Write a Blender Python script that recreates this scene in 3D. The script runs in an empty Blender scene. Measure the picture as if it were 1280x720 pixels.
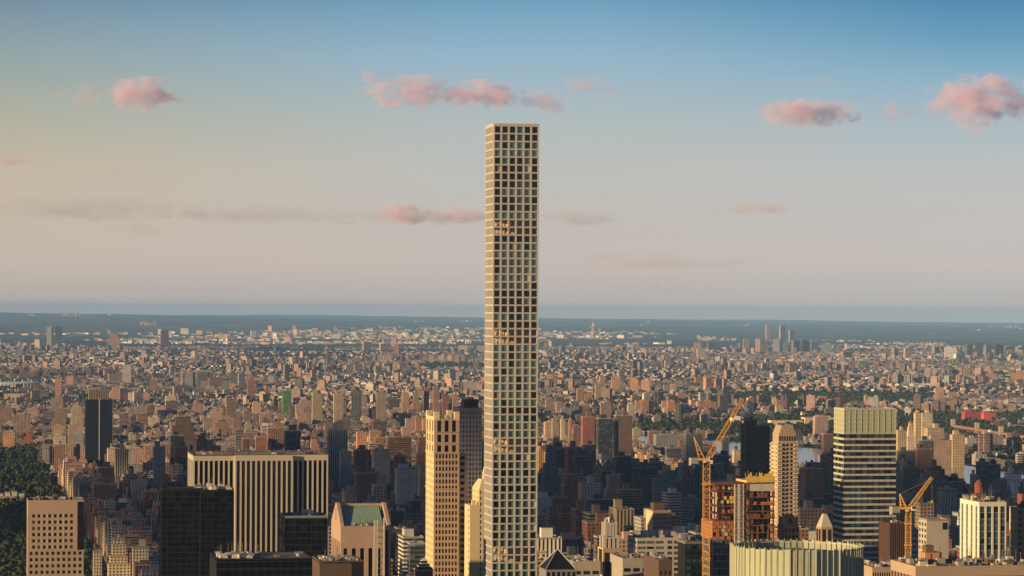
import bpy, math, random
import numpy as np
from mathutils import Vector, Matrix

# ------------------------------------------------------------------ camera
F = 3750.0                       # focal length in photograph pixels (1280 wide)
EYE = 310.0                      # observation deck height above the streets
HY = 388.0                       # eye level row in the photograph
TH = math.radians(10.5)          # street grid turned against the view
REARTH = 1.0e9
sc = bpy.context.scene
COL = sc.collection
cd = bpy.data.cameras.new('camera'); cam = bpy.data.objects.new('camera', cd); COL.objects.link(cam)
cd.sensor_width = 36.0; cd.lens = F / 1280 * 36.0
cd.clip_start = 5.0; cd.clip_end = 250000.0
cam.location = (0, 0, EYE)
cam.rotation_euler = (Matrix.Rotation(math.radians(90), 4, 'X') @ Matrix.Rotation(math.radians(0.27), 4, 'Z')).to_euler()
cd.shift_y = (HY - 360) / 1280
sc.camera = cam

# ------------------------------------------------------------------ light
SUN_AZ = math.radians(-119)      # from the view direction, clockwise
SUN_EL = math.radians(9.5)
w = bpy.data.worlds.new("World"); sc.world = w; w.use_nodes = True
nt = w.node_tree
bg = nt.nodes['Background']; bg.inputs[1].default_value = 0.072
sky = nt.nodes.new('ShaderNodeTexSky'); sky.sky_type = 'NISHITA'; sky.sun_disc = False
sky.sun_elevation = SUN_EL; sky.sun_rotation = SUN_AZ
sky.altitude = 300; sky.air_density = 1.0; sky.dust_density = 0.6; sky.ozone_density = 3.0
def wmath(op, a, b=None):
    n = nt.nodes.new('ShaderNodeMath'); n.operation = op
    for i, v in enumerate((a, b)):
        if v is None: continue
        if isinstance(v, (int, float)): n.inputs[i].default_value = v
        else: nt.links.new(v, n.inputs[i])
    return n.outputs[0]
tc = nt.nodes.new('ShaderNodeTexCoord'); sep = nt.nodes.new('ShaderNodeSeparateXYZ'); nt.links.new(tc.outputs['Generated'], sep.inputs[0])
# horizon haze and sky gradient painted as colour ramps, pale beige at the bottom
def lin(c): return tuple((((v / 255) + .055) / 1.055) ** 2.4 / .1096 if v > 10 else 0 for v in c)
def ramp(stops):
    r = nt.nodes.new('ShaderNodeValToRGB'); cr = r.color_ramp
    while len(cr.elements) < len(stops): cr.elements.new(.5)
    for e, (q, c) in zip(cr.elements, stops): e.position = q; e.color = (*lin(c), 1)
    return r
veilW = ramp([(0.0, (212, 192, 172)), (.06, (197, 184, 171)), (.16, (203, 189, 174)), (.45, (199, 184, 162)), (.64, (174, 176, 160)), (.8, (150, 166, 166)), (.92, (130, 153, 166)), (1.0, (112, 140, 158))])
veilC = ramp([(0.0, (212, 193, 178)), (.06, (196, 185, 177)), (.16, (202, 189, 180)), (.46, (191, 191, 186)), (.60, (180, 189, 188)), (.72, (163, 185, 196)), (.82, (149, 181, 202)), (1.0, (112, 160, 190))])
veilE = ramp([(0.0, (212, 194, 182)), (.06, (196, 187, 183)), (.16, (202, 192, 186)), (.46, (190, 193, 192)), (.62, (170, 187, 196)), (.75, (140, 178, 199)), (.88, (104, 157, 188)), (1.0, (80, 138, 176))])
fr = wmath('DIVIDE', sep.outputs[2], .1035)
def rng(lo, hi):
    n = nt.nodes.new('ShaderNodeMapRange'); n.inputs['From Min'].default_value = lo; n.inputs['From Max'].default_value = hi; nt.links.new(sep.outputs[0], n.inputs['Value']); return n.outputs[0]
def cmix(f, a, b_):
    n = nt.nodes.new('ShaderNodeMix'); n.data_type = 'RGBA'; nt.links.new(f, n.inputs[0]); nt.links.new(a, n.inputs[6]); nt.links.new(b_, n.inputs[7]); return n
for r in (veilW, veilC, veilE): nt.links.new(fr, r.inputs[0])
half = cmix(rng(-.17, -.02), veilW.outputs[0], veilC.outputs[0])
veil = cmix(rng(.03, .15), half.outputs[2], veilE.outputs[0])
thin = nt.nodes.new('ShaderNodeMapRange'); thin.inputs['From Min'].default_value = .10; thin.inputs['From Max'].default_value = .16; nt.links.new(sep.outputs[2], thin.inputs['Value'])
mx = nt.nodes.new('ShaderNodeMix'); mx.data_type = 'RGBA'; nt.links.new(thin.outputs[0], mx.inputs[0]); nt.links.new(veil.outputs[2], mx.inputs[6])
dim = nt.nodes.new('ShaderNodeMix'); dim.data_type = 'RGBA'; dim.blend_type = 'MULTIPLY'; dim.inputs[0].default_value = 1; dim.inputs[7].default_value = (.31, .37, .58, 1)
nt.links.new(sky.outputs[0], dim.inputs[6]); nt.links.new(dim.outputs[2], mx.inputs[7]); nt.links.new(mx.outputs[2], bg.inputs[0])
sl = bpy.data.lights.new('sun', 'SUN'); sun = bpy.data.objects.new('sun', sl); COL.objects.link(sun)
sl.energy = 4.9; sl.angle = math.radians(0.5); sl.color = (1.0, 0.69, 0.34)
sdir = Vector((math.sin(SUN_AZ) * math.cos(SUN_EL), math.cos(SUN_AZ) * math.cos(SUN_EL), math.sin(SUN_EL)))
sun.rotation_euler = sdir.to_track_quat('Z', 'Y').to_euler()
sc.view_settings.view_transform = 'Standard'; sc.view_settings.look = 'None'
sc.view_settings.gamma = 1.0; sc.view_settings.exposure = 0.6
sc.cycles.volume_bounces = 5; sc.cycles.max_bounces = 8; sc.cycles.diffuse_bounces = 2; sc.cycles.glossy_bounces = 3
sc.cycles.use_denoising = True
sc.cycles.volume_step_rate = 1.0; sc.cycles.volume_max_steps = 256

rnd = random.Random(11)

# ------------------------------------------------------------------ frames of reference
def gz(x, y):                    # curved earth + far hills
    d = math.hypot(x, y)
    return -d * d / (2 * REARTH) + hill(x, y)
def hill(x, y):
    if y < 30000: return 0.0
    t = min(1.0, (y - 30000) / 30000.0)
    a = x / max(y, 1.0)
    h = 14 * math.sin(x / 2100 + y / 5200) + 11 * math.sin(x / 1130 - y / 2300 + 1.3) + 6 * math.sin(x / 520 + y / 900)
    return t * (16 + 150 * max(0, -a + .17) / .34 + h * (1.0 - 2.5 * a))
def gzn(x, y):
    d2 = x * x + y * y
    t = np.clip((y - 30000) / 30000.0, 0, 1); a = x / np.maximum(y, 1.0)
    h = 14 * np.sin(x / 2100 + y / 5200) + 11 * np.sin(x / 1130 - y / 2300 + 1.3) + 6 * np.sin(x / 520 + y / 900)
    return -d2 / (2 * REARTH) + t * (26 + 70 * np.maximum(0, -a + .17) / .34 + h * (0.9 - 1.6 * a))
def UV(u, v): return (u * math.cos(TH) - v * math.sin(TH), u * math.sin(TH) + v * math.cos(TH))
def toUV(x, y): return (x * math.cos(TH) + y * math.sin(TH), -x * math.sin(TH) + y * math.cos(TH))
def XZ(px, py, Y): return ((px - 640) / F * Y, EYE - (py - HY) / F * Y)
def PX(x, y, z): return (640 + F * x / y, HY + F * (EYE - z) / y)
def depth_of(py, h=0.0):         # depth at which a point h above the ground shows in row py
    k = (py - HY) / F
    lo, hi = 500.0, 60000.0
    for _ in range(60):
        m = (lo + hi) / 2
        if EYE - h + m * m / (2 * REARTH) > k * m: lo = m
        else: hi = m
    return lo

# ------------------------------------------------------------------ materials
def N(nt, t, **k):
    n = nt.nodes.new(t)
    for a, b in k.items(): setattr(n, a, b)
    return n
def mth(nt, op, a, b=None, c=None):
    n = nt.nodes.new('ShaderNodeMath'); n.operation = op
    for i, v in enumerate((a, b, c)):
        if v is None: continue
        if isinstance(v, (int, float)): n.inputs[i].default_value = v
        else: nt.links.new(v, n.inputs[i])
    return n.outputs[0]
def mixc(nt, f, a, b, mode='MIX'):
    n = nt.nodes.new('ShaderNodeMix'); n.data_type = 'RGBA'; n.blend_type = mode
    if isinstance(f, (int, float)): n.inputs[0].default_value = f
    else: nt.links.new(f, n.inputs[0])
    for i, v in ((6, a), (7, b)):
        if isinstance(v, tuple): n.inputs[i].default_value = (*v[:3], 1)
        else: nt.links.new(v, n.inputs[i])
    return n.outputs[2]
MATS = {}
def mat(name, col, rough=0.85, metal=0.0, var=0.25, scale=0.15, spec=0.4, bump=0.0, stretch=1.0):
    if name in MATS: return MATS[name]
    m = bpy.data.materials.new(name); m.use_nodes = True; nt = m.node_tree
    b = nt.nodes['Principled BSDF']; b.inputs['Roughness'].default_value = rough; b.inputs['Metallic'].default_value = metal
    b.inputs['Specular IOR Level'].default_value = spec
    g = N(nt, 'ShaderNodeNewGeometry'); mp = N(nt, 'ShaderNodeMapping'); mp.inputs['Scale'].default_value = (1, 1, stretch)
    nt.links.new(g.outputs['Position'], mp.inputs[0])
    n = N(nt, 'ShaderNodeTexNoise'); n.inputs['Scale'].default_value = scale; n.inputs['Detail'].default_value = 6
    nt.links.new(mp.outputs[0], n.inputs['Vector'])
    f = mth(nt, 'MULTIPLY_ADD', n.outputs[0], 2 * var, 1 - var)
    h = N(nt, 'ShaderNodeHueSaturation'); h.inputs['Color'].default_value = (*col, 1); nt.links.new(f, h.inputs['Value'])
    nt.links.new(h.outputs[0], b.inputs['Base Color'])
    if bump:
        bp = N(nt, 'ShaderNodeBump'); bp.inputs['Strength'].default_value = bump; bp.inputs['Distance'].default_value = 1.0
        nt.links.new(n.outputs[0], bp.inputs['Height']); nt.links.new(bp.outputs[0], b.inputs['Normal'])
    MATS[name] = m; return m
def glass(name, col, rough=0.08, spec=0.8, var=0.3, scale=0.4):
    return mat(name, col, rough, 0.0, var, scale, spec)
def facade_material():
    """Brick, stone or glass walls of the ordinary blocks: window rows from face UVs in metres, colour per building."""
    m = bpy.data.materials.new('block_facade'); m.use_nodes = True; nt = m.node_tree; L = nt.links.new
    b = nt.nodes['Principled BSDF']
    at = N(nt, 'ShaderNodeAttribute'); at.attribute_name = 'col'
    uv = N(nt, 'ShaderNodeUVMap'); uv.uv_map = 'UVMap'
    sx = N(nt, 'ShaderNodeSeparateXYZ'); L(uv.outputs[0], sx.inputs[0])
    s = at.outputs['Alpha']
    cx = mth(nt, 'DIVIDE', sx.outputs[0], 3.4); cz = mth(nt, 'DIVIDE', sx.outputs[1], 3.2)
    fx = mth(nt, 'FRACT', cx); fz = mth(nt, 'FRACT', cz)
    ax = mth(nt, 'ABSOLUTE', mth(nt, 'SUBTRACT', fx, .5)); az = mth(nt, 'ABSOLUTE', mth(nt, 'SUBTRACT', fz, .5))
    mx = mth(nt, 'LESS_THAN', ax, .23); mz = mth(nt, 'LESS_THAN', az, .26)
    strip = mth(nt, 'GREATER_THAN', s, .45); pier = mth(nt, 'GREATER_THAN', s, .7); none = mth(nt, 'GREATER_THAN', s, .93)
    wx = mth(nt, 'MAXIMUM', mx, mth(nt, 'MULTIPLY', strip, mth(nt, 'SUBTRACT', 1.0, pier)))
    wz = mth(nt, 'MAXIMUM', mz, pier)
    win = mth(nt, 'MULTIPLY', mth(nt, 'MULTIPLY', wx, wz), mth(nt, 'SUBTRACT', 1.0, none))
    fl = N(nt, 'ShaderNodeCombineXYZ'); L(mth(nt, 'FLOOR', cx), fl.inputs[0]); L(mth(nt, 'FLOOR', cz), fl.inputs[1])
    wn = N(nt, 'ShaderNodeTexWhiteNoise'); wn.noise_dimensions = '3D'; L(fl.outputs[0], wn.inputs[0])
    wc = N(nt, 'ShaderNodeValToRGB'); wc.color_ramp.elements[0].color = (.012, .016, .022, 1); wc.color_ramp.elements[1].color = (.05, .06, .07, 1)
    e = wc.color_ramp.elements.new(.9); e.color = (.06, .06, .06, 1)
    wc.color_ramp.elements[2].color = (.22, .20, .17, 1)
    L(wn.outputs[0], wc.inputs[0])
    g = N(nt, 'ShaderNodeNewGeometry'); no = N(nt, 'ShaderNodeTexNoise'); no.inputs['Scale'].default_value = .06; no.inputs['Detail'].default_value = 7
    L(g.outputs['Position'], no.inputs['Vector'])
    v = mth(nt, 'MULTIPLY_ADD', no.outputs[0], 0.9, .55)
    h = N(nt, 'ShaderNodeHueSaturation'); L(at.outputs['Color'], h.inputs['Color']); L(v, h.inputs['Value'])
    L(mixc(nt, win, h.outputs[0], wc.outputs[0]), b.inputs['Base Color'])
    L(mth(nt, 'MULTIPLY_ADD', win, -.65, .85), b.inputs['Roughness'])
    bp = N(nt, 'ShaderNodeBump'); bp.inputs['Strength'].default_value = .6; bp.inputs['Distance'].default_value = .4; bp.invert = True
    L(win, bp.inputs['Height']); L(bp.outputs[0], b.inputs['Normal'])
    return m
FAC = facade_material()

def foliage_material(name, c1, c2, scale):
    m = bpy.data.materials.new(name); m.use_nodes = True; nt = m.node_tree; L = nt.links.new
    b = nt.nodes['Principled BSDF']; b.inputs['Roughness'].default_value = .95; b.inputs['Specular IOR Level'].default_value = .1
    g = N(nt, 'ShaderNodeNewGeometry'); no = N(nt, 'ShaderNodeTexNoise'); no.inputs['Scale'].default_value = scale; no.inputs['Detail'].default_value = 8; no.inputs['Roughness'].default_value = .7
    L(g.outputs['Position'], no.inputs['Vector'])
    r = N(nt, 'ShaderNodeValToRGB'); r.color_ramp.elements[0].position = .3; r.color_ramp.elements[1].position = .7
    r.color_ramp.elements[0].color = (*c1, 1); r.color_ramp.elements[1].color = (*c2, 1)
    L(no.outputs[0], r.inputs[0]); L(r.outputs[0], b.inputs['Base Color'])
    return m

# ------------------------------------------------------------------ mesh helpers
class MB:
    def __init__(s): s.v = []; s.f = []; s.m = []; s.mats = []
    def mi(s, m):
        if m not in s.mats: s.mats.append(m)
        return s.mats.index(m)
    def add(s, vs, fs, m):
        o = len(s.v); s.v += vs; k = s.mi(m)
        for f in fs: s.f.append(tuple(i + o for i in f)); s.m.append(k)
    def box(s, x0, x1, y0, y1, z0, z1, m):
        s.add([(x0, y0, z0), (x1, y0, z0), (x1, y1, z0), (x0, y1, z0), (x0, y0, z1), (x1, y0, z1), (x1, y1, z1), (x0, y1, z1)],
              [(0, 3, 2, 1), (4, 5, 6, 7), (0, 1, 5, 4), (1, 2, 6, 5), (2, 3, 7, 6), (3, 0, 4, 7)], m)
    def loft(s, rings, m, cap=True):      # rings: lists of equal length, bottom to top
        n = len(rings[0]); vs = [p for r in rings for p in r]; fs = []
        for k in range(len(rings) - 1):
            for i in range(n):
                j = (i + 1) % n; fs.append((k * n + i, k * n + j, (k + 1) * n + j, (k + 1) * n + i))
        if cap: fs.append(tuple(range(n))[::-1]); fs.append(tuple((len(rings) - 1) * n + i for i in range(n)))
        s.add(vs, fs, m)
    def prism(s, poly, z0, z1, m): s.loft([[(x, y, z0) for x, y in poly], [(x, y, z1) for x, y in poly]], m)
    def cyl(s, x, y, r, z0, z1, m, n=12, r1=None):
        r1 = r if r1 is None else r1
        c = [(math.cos(2 * math.pi * i / n), math.sin(2 * math.pi * i / n)) for i in range(n)]
        s.loft([[(x + a * r, y + b * r, z0) for a, b in c], [(x + a * r1, y + b * r1, z1) for a, b in c]], m)
    def bar(s, a, b, t, m):
        a = Vector(a); b = Vector(b); d = (b - a)
        if d.length < 1e-6: return
        d.normalize(); u = d.cross(Vector((0, 0, 1)))
        if u.length < .05: u = Vector((1, 0, 0))
        u.normalize(); w_ = d.cross(u); u *= t / 2; w_ *= t / 2
        vs = [tuple(p + q) for p in (a, b) for q in (-u - w_, u - w_, u + w_, -u + w_)]
        s.add(vs, [(0, 3, 2, 1), (4, 5, 6, 7), (0, 1, 5, 4), (1, 2, 6, 5), (2, 3, 7, 6), (3, 0, 4, 7)], m)
    def build(s, name, parent=None):
        me = bpy.data.meshes.new(name); me.from_pydata(s.v, [], s.f)
        for m in s.mats: me.materials.append(m)
        me.polygons.foreach_set('material_index', s.m); me.update()
        o = bpy.data.objects.new(name, me); COL.objects.link(o); o.parent = parent
        return o
def thing(name, label, cat, loc, rz=0.0, group=None):
    o = bpy.data.objects.new(name, None); COL.objects.link(o); o.location = loc; o.rotation_euler = (0, 0, rz)
    o.empty_display_size = 5; o['label'] = label; o['category'] = cat
    if group: o['group'] = group
    return o
def tag(o, label, cat, group=None, kind=None):
    if kind: o['kind'] = kind
    o['label'] = label; o['category'] = cat
    if group: o['group'] = group
    return o

class Blocks:
    """Boxes with UVs in metres and a colour (alpha = window style) on every face corner."""
    def __init__(s): s.P = []; s.C = []; s.U = []
    def quad(s, p, c, uv): s.P.append(p); s.C.append(c); s.U.append(uv)
    def box(s, cx, cy, wx, wy, z0, z1, rz, col, style, roof, facets=None):
        c, n = math.cos(rz), math.sin(rz)
        q = facets or [(-wx / 2, -wy / 2), (wx / 2, -wy / 2), (wx / 2, wy / 2), (-wx / 2, wy / 2)]
        q = [(cx + a * c - b * n, cy + a * n + b * c) for a, b in q]
        o = rnd.random() * 100
        k = len(q)
        for i in range(k):
            a = q[i]; b = q[(i + 1) % k]; L = math.hypot(a[0] - b[0], a[1] - b[1]); nL = max(1, round(L / 3.4)) * 3.4; H = max(1, round((z1 - z0) / 3.2)) * 3.2
            s.quad(((*a, z0), (*b, z0), (*b, z1), (*a, z1)), (*col, style), ((0, 0), (nL, 0), (nL, H), (0, H)))
            # corners get whole bays so that no window is cut at a corner
        if k == 4: s.quad(tuple((*p, z1) for p in q), (*roof, 1.0), ((0, 0), (1, 0), (1, 1), (0, 1)))
        else:
            m_ = (sum(p[0] for p in q) / k, sum(p[1] for p in q) / k)
            for i in range(0, k, 2):
                s.quad(((*q[i], z1), (*q[(i + 1) % k], z1), (*q[(i + 2) % k], z1), (*m_, z1)), (*roof, 1.0), ((0, 0), (1, 0), (1, 1), (0, 1)))
    def build(s, name, parent=None, origin=None):
        P = np.array(s.P, dtype=np.float32).reshape(-1, 3); n = len(s.P)
        if origin is not None: P = P - np.array(origin, dtype=np.float32)
        me = bpy.data.meshes.new(name); me.vertices.add(n * 4); me.loops.add(n * 4); me.polygons.add(n)
        me.vertices.foreach_set('co', P.ravel()); me.loops.foreach_set('vertex_index', np.arange(n * 4, dtype=np.int32))
        me.polygons.foreach_set('loop_start', np.arange(0, n * 4, 4, dtype=np.int32))
        me.materials.append(FAC)
        ul = me.uv_layers.new(name='UVMap'); ul.data.foreach_set('uv', np.array(s.U, dtype=np.float32).ravel())
        ca = me.color_attributes.new('col', 'FLOAT_COLOR', 'CORNER')
        ca.data.foreach_set('color', np.repeat(np.array(s.C, dtype=np.float32), 4, axis=0).ravel())
        me.update(calc_edges=True)
        o = bpy.data.objects.new(name, me); COL.objects.link(o); o.parent = parent
        return o
# ------------------------------------------------------------------ ground, water, haze
def build_ground():
    ys = [-4000, -1000, 400] + list(np.geomspace(900, 29000, 30)) + list(np.linspace(30000, 90000, 180))
    na = 150; vs = []; fs = []
    for y in ys:
        half = 0.30 * max(y, 0) + 5000
        for i in range(na + 1):
            x = -half + 2 * half * i / na
            vs.append((x, y, gz(x, max(y, 1)) if y > 0 else 0.0))
    for j in range(len(ys) - 1):
        for i in range(na):
            a = j * (na + 1) + i; fs.append((a, a + 1, a + na + 2, a + na + 1))
    me = bpy.data.meshes.new('ground'); me.from_pydata(vs, [], fs)
    o = bpy.data.objects.new('ground', me); COL.objects.link(o); o['kind'] = 'structure'
    for p in me.polygons: p.use_smooth = True
    m = bpy.data.materials.new('ground'); m.use_nodes = True; nt = m.node_tree; L = nt.links.new
    b = nt.nodes['Principled BSDF']; b.inputs['Roughness'].default_value = .95; b.inputs['Specular IOR Level'].default_value = .1
    g = N(nt, 'ShaderNodeNewGeometry'); P = g.outputs['Position']
    def noise(sc_, det=6, rough=.6):
        n = N(nt, 'ShaderNodeTexNoise'); n.inputs['Scale'].default_value = sc_; n.inputs['Detail'].default_value = det; n.inputs['Roughness'].default_value = rough
        L(P, n.inputs['Vector']); return n.outputs[0]
    def ramp(f, stops):
        r = N(nt, 'ShaderNodeValToRGB')
        while len(r.color_ramp.elements) < len(stops): r.color_ramp.elements.new(.5)
        for e, (p, c) in zip(r.color_ramp.elements, stops): e.position = p; e.color = (*c, 1)
        L(f, r.inputs[0]); return r.outputs[0]
    big = noise(.0007, 5); fine = noise(.02, 8, .7)
    # woods with clearings and scattered roofs
    green = ramp(noise(.0011, 10, .7), [(.38, (.045, .08, .08)), (.5, (.085, .13, .115)), (.60, (.24, .25, .18))])  # greens brightened and blued in place of distance haze
    vo = N(nt, 'ShaderNodeTexVoronoi'); vo.inputs['Scale'].default_value = .011; L(P, vo.inputs['Vector'])
    roofs = ramp(vo.outputs['Color'], [(.0, (.16, .12, .09)), (.5, (.30, .24, .18)), (1, (.5, .46, .4))])
    lots = ramp(vo.outputs['Distance'], [(.22, (1, 1, 1)), (.32, (0, 0, 0))])
    dens = ramp(big, [(.42, (0, 0, 0)), (.58, (1, 1, 1))])
    suburb = mth(nt, 'MULTIPLY', mth(nt, 'MULTIPLY', lots, dens), .85)
    far = mixc(nt, suburb, green, roofs)
    # streets and yards between the blocks
    city = ramp(fine, [(.3, (.022, .028, .018)), (.5, (.05, .052, .045)), (.7, (.085, .08, .07))])
    sx = N(nt, 'ShaderNodeSeparateXYZ'); L(P, sx.inputs[0])
    mr = N(nt, 'ShaderNodeMapRange'); mr.inputs['From Min'].default_value = 24000; mr.inputs['From Max'].default_value = 34000; L(sx.outputs[1], mr.inputs['Value'])
    L(mixc(nt, mr.outputs[0], city, far), b.inputs['Base Color'])
    me.materials.append(m)
build_ground()

def flat(name, pts, z, m, kind='structure'):
    """sheet through world points, following the ground"""
    me = bpy.data.meshes.new(name); me.from_pydata([(x, y, gz(x, y) + z) for x, y in pts], [], [tuple(range(len(pts)))])
    me.materials.append(m); o = bpy.data.objects.new(name, me); COL.objects.link(o); o['kind'] = kind; return o
WATER = mat('river_water', (.05, .09, .13), .12, 0, .2, .01, .9)
RIVER_UV = [(1620, 1500), (1990, 1500), (1970, 4200), (2000, 6100), (1820, 6800), (1560, 7450), (1400, 7450), (1600, 6650), (1640, 6100)]
def inpoly(x, y, p):
    r = False; j = len(p) - 1
    for i in range(len(p)):
        if (p[i][1] > y) != (p[j][1] > y) and x < (p[j][0] - p[i][0]) * (y - p[i][1]) / (p[j][1] - p[i][1]) + p[i][0]: r = not r
        j = i
    return r
flat('river', [UV(*p) for p in RIVER_UV], 3.0, WATER)
flat('island_lawn', [XZ(px, 0, Y)[:1] + (Y,) for px, Y in ((985, 6900), (1034, 6900), (1034, 7350), (985, 7400))], 4.5, foliage_material('lawn', (.06, .10, .02), (.11, .15, .04), .01))
flat('park_lawn', [UV(*p) for p in ((-3000, 2050), (148, 2050), (148, 6450), (-3000, 6450))], 2.0, foliage_material('park_grass', (.02, .04, .012), (.05, .08, .025), .02))

def build_haze():
    y1 = 92000.0; b = MB()
    me = bpy.data.meshes.new('haze')
    x, y0, z0, z1 = 42000.0, -6000.0, -900.0, 434.0
    v = [(-x, y0, z0), (x, y0, z0), (x, y1, z0), (-x, y1, z0), (-x, y0, z1), (x, y0, z1), (x, y1, z1), (-x, y1, z1)]
    me.from_pydata(v, [], [(0, 3, 2, 1), (4, 5, 6, 7), (0, 1, 5, 4), (1, 2, 6, 5), (2, 3, 7, 6), (3, 0, 4, 7)])
    o = bpy.data.objects.new('haze', me); COL.objects.link(o); o['kind'] = 'stuff'
    m = bpy.data.materials.new('haze'); m.use_nodes = True; nt = m.node_tree; nt.nodes.clear()
    out = nt.nodes.new('ShaderNodeOutputMaterial'); p = nt.nodes.new('ShaderNodeVolumePrincipled')
    p.inputs['Color'].default_value = (.31, .57, 1.0, 1); p.inputs['Density'].default_value = HAZE_D; p.inputs['Anisotropy'].default_value = -0.25
    nt.links.new(p.outputs[0], out.inputs['Volume']); me.materials.append(m)
HAZE_D = 1.75e-5
build_haze()

# ------------------------------------------------------------------ clouds
def cloud_mat(name, dens, scale, thr, flatness, seed, col=(1, 1, 1), aniso=.0):
    m = bpy.data.materials.new(name); m.use_nodes = True; nt = m.node_tree; nt.nodes.clear(); L = nt.links.new
    out = N(nt, 'ShaderNodeOutputMaterial'); p = N(nt, 'ShaderNodeVolumePrincipled'); L(p.outputs[0], out.inputs['Volume'])
    p.inputs['Color'].default_value = (*col, 1); p.inputs['Anisotropy'].default_value = aniso
    tc = N(nt, 'ShaderNodeTexCoord'); ln = N(nt, 'ShaderNodeVectorMath'); ln.operation = 'LENGTH'; L(tc.outputs['Object'], ln.inputs[0])
    fall = mth(nt, 'SUBTRACT', 1.0, ln.outputs['Value'])
    g = N(nt, 'ShaderNodeNewGeometry'); mp = N(nt, 'ShaderNodeMapping'); mp.inputs['Scale'].default_value = (scale, scale, scale * flatness); mp.inputs['Location'].default_value = (seed, seed * .7, 0)
    L(g.outputs['Position'], mp.inputs[0])
    no = N(nt, 'ShaderNodeTexNoise'); no.inputs['Scale'].default_value = 1; no.inputs['Detail'].default_value = 9; no.inputs['Roughness'].default_value = .64
    L(mp.outputs[0], no.inputs['Vector'])
    s = mth(nt, 'ADD', mth(nt, 'MULTIPLY', fall, .52), mth(nt, 'MULTIPLY', mth(nt, 'SUBTRACT', no.outputs[0], thr), 2.6))
    d = mth(nt, 'MULTIPLY', mth(nt, 'MINIMUM', mth(nt, 'MAXIMUM', mth(nt, 'MULTIPLY', s, 4), 0), 1), dens)
    L(d, p.inputs['Density'])
    return m
def cloud(px0, px1, py0, py1, Y, label, dens=.0048, scale=.0050, thr=.55, flatn=1.4, depth=None, col=(.96, .83, 1.0), seed=None, group=None):
    if px1 - px0 < 90: thr, scale, dens = .525, .006, dens * .62
    x0, z1 = XZ(px0, py0, Y); x1, z0 = XZ(px1, py1, Y)
    me = bpy.data.meshes.new('cloud')
    import bmesh
    bm = bmesh.new(); bmesh.ops.create_icosphere(bm, subdivisions=3, radius=1.0); bm.to_mesh(me); bm.free()
    o = bpy.data.objects.new('cloud', me); COL.objects.link(o)
    o.location = ((x0 + x1) / 2, Y, (z0 + z1) / 2); o.scale = ((x1 - x0) / 2, depth or (x1 - x0) / 3, (z1 - z0) / 2)
    me.materials.append(cloud_mat('cloud_vapour', dens, scale, thr, flatn, seed if seed is not None else rnd.random() * 50, col))
    tag(o, label, 'cloud', group, 'structure')
    return o
CY = 30000
def build_clouds():
    c = cloud
    # pink puffs
    c(118, 236, 96, 144, CY, 'salmon pink puffy cloud high at the far left of the sky', seed=3)
    c(60, 84, 106, 128, CY, 'tiny grey wisp of cloud left of the salmon pink puff', dens=.003)
    c(86, 128, 104, 140, CY, 'small grey ragged cloud touching the salmon pink puff', dens=.004, seed=8)
    c(440, 480, 80, 132, CY, 'pink upturned left tip of the long cloud over the tower', seed=11)
    c(452, 575, 92, 142, CY, 'long pink ragged cloud left of the top of the slender tower', seed=5)
    c(540, 668, 98, 142, CY, 'middle mauve lobe of the long pink cloud above the tower', seed=14)
    c(642, 714, 108, 144, CY, 'small rounded pink cloud just above the slender tower roof', seed=17)
    c(696, 764, 92, 116, CY, 'thin dark grey wisp of cloud right above the tower', dens=.003, seed=20)
    c(746, 776, 106, 128, CY, 'tiny mauve puff of cloud right of the dark wisp', dens=.003)
    c(934, 1084, 120, 158, CY, 'mauve long cloud right of centre in the blue sky', seed=23)
    c(1090, 1146, 124, 148, CY, 'small mauve cloud between two larger clouds on the right', seed=26, dens=.005)
    c(1146, 1310, 86, 158, CY, 'large pink cloud cut off by the right edge of the photo', seed=29)
    c(1190, 1234, 144, 172, CY, 'little mauve tuft below the large pink cloud', dens=.004)
    c(1010, 1046, 90, 108, CY, 'tiny grey wisp above the mauve long cloud', dens=.002)
    c(120, 158, 210, 230, CY, 'tiny pinkish puff low in the left sky', dens=.003)
    c(-30, 44, 196, 210, CY, 'thin dark grey streak of cloud at the left edge', dens=.004)
    c(430, 456, 210, 224, CY, 'speck of grey cloud in the pale sky left of the tower', dens=.002)
    # bank
    for i, (a, b_, t, bt, d) in enumerate([(-60, 270, 246, 280, .0007), (170, 470, 256, 282, .0006), (380, 650, 260, 284, .0007)]):
        c(a, b_, t, bt, 42000, ['left', 'middle', 'right'][i] + ' stretch of the long grey lavender cloud bank low in the sky', dens=d, scale=.0026, thr=.56, flatn=2.2, depth=1500, seed=31 + i * 3, col=(.76, .84, 1))
    c(462, 540, 252, 284, 41000, 'small white puff on the cloud bank near the tower', dens=.006, seed=44, scale=.003)
    c(538, 612, 256, 282, 41000, 'white puff of cloud bank touching the tower left side', dens=.005, seed=47, scale=.003)
    c(640, 790, 262, 284, 42000, 'flat grey lavender cloud streak right of the tower', dens=.0008, scale=.002, thr=.58, flatn=4, depth=1500, seed=50, col=(.76, .84, 1))
    c(660, 980, 312, 338, 46000, 'faint flat cloud streak low on the right of the tower', dens=.0004, scale=.0012, thr=.58, flatn=5, depth=1500, seed=53, col=(.8, .85, 1))
    c(880, 1000, 250, 268, CY, 'row of faint grey specks of cloud in the right sky', dens=.0025, seed=56)
    c(1020, 1054, 246, 264, CY, 'faint grey speck of cloud in the right sky', dens=.002)
    c(800, 866, 340, 370, 46000, 'faint cream cloud low above the horizon', dens=.001, scale=.002)
    c(130, 210, 280, 298, 42000, 'small grey cloud under the left bank', dens=.0012, scale=.002)
build_clouds()
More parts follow.
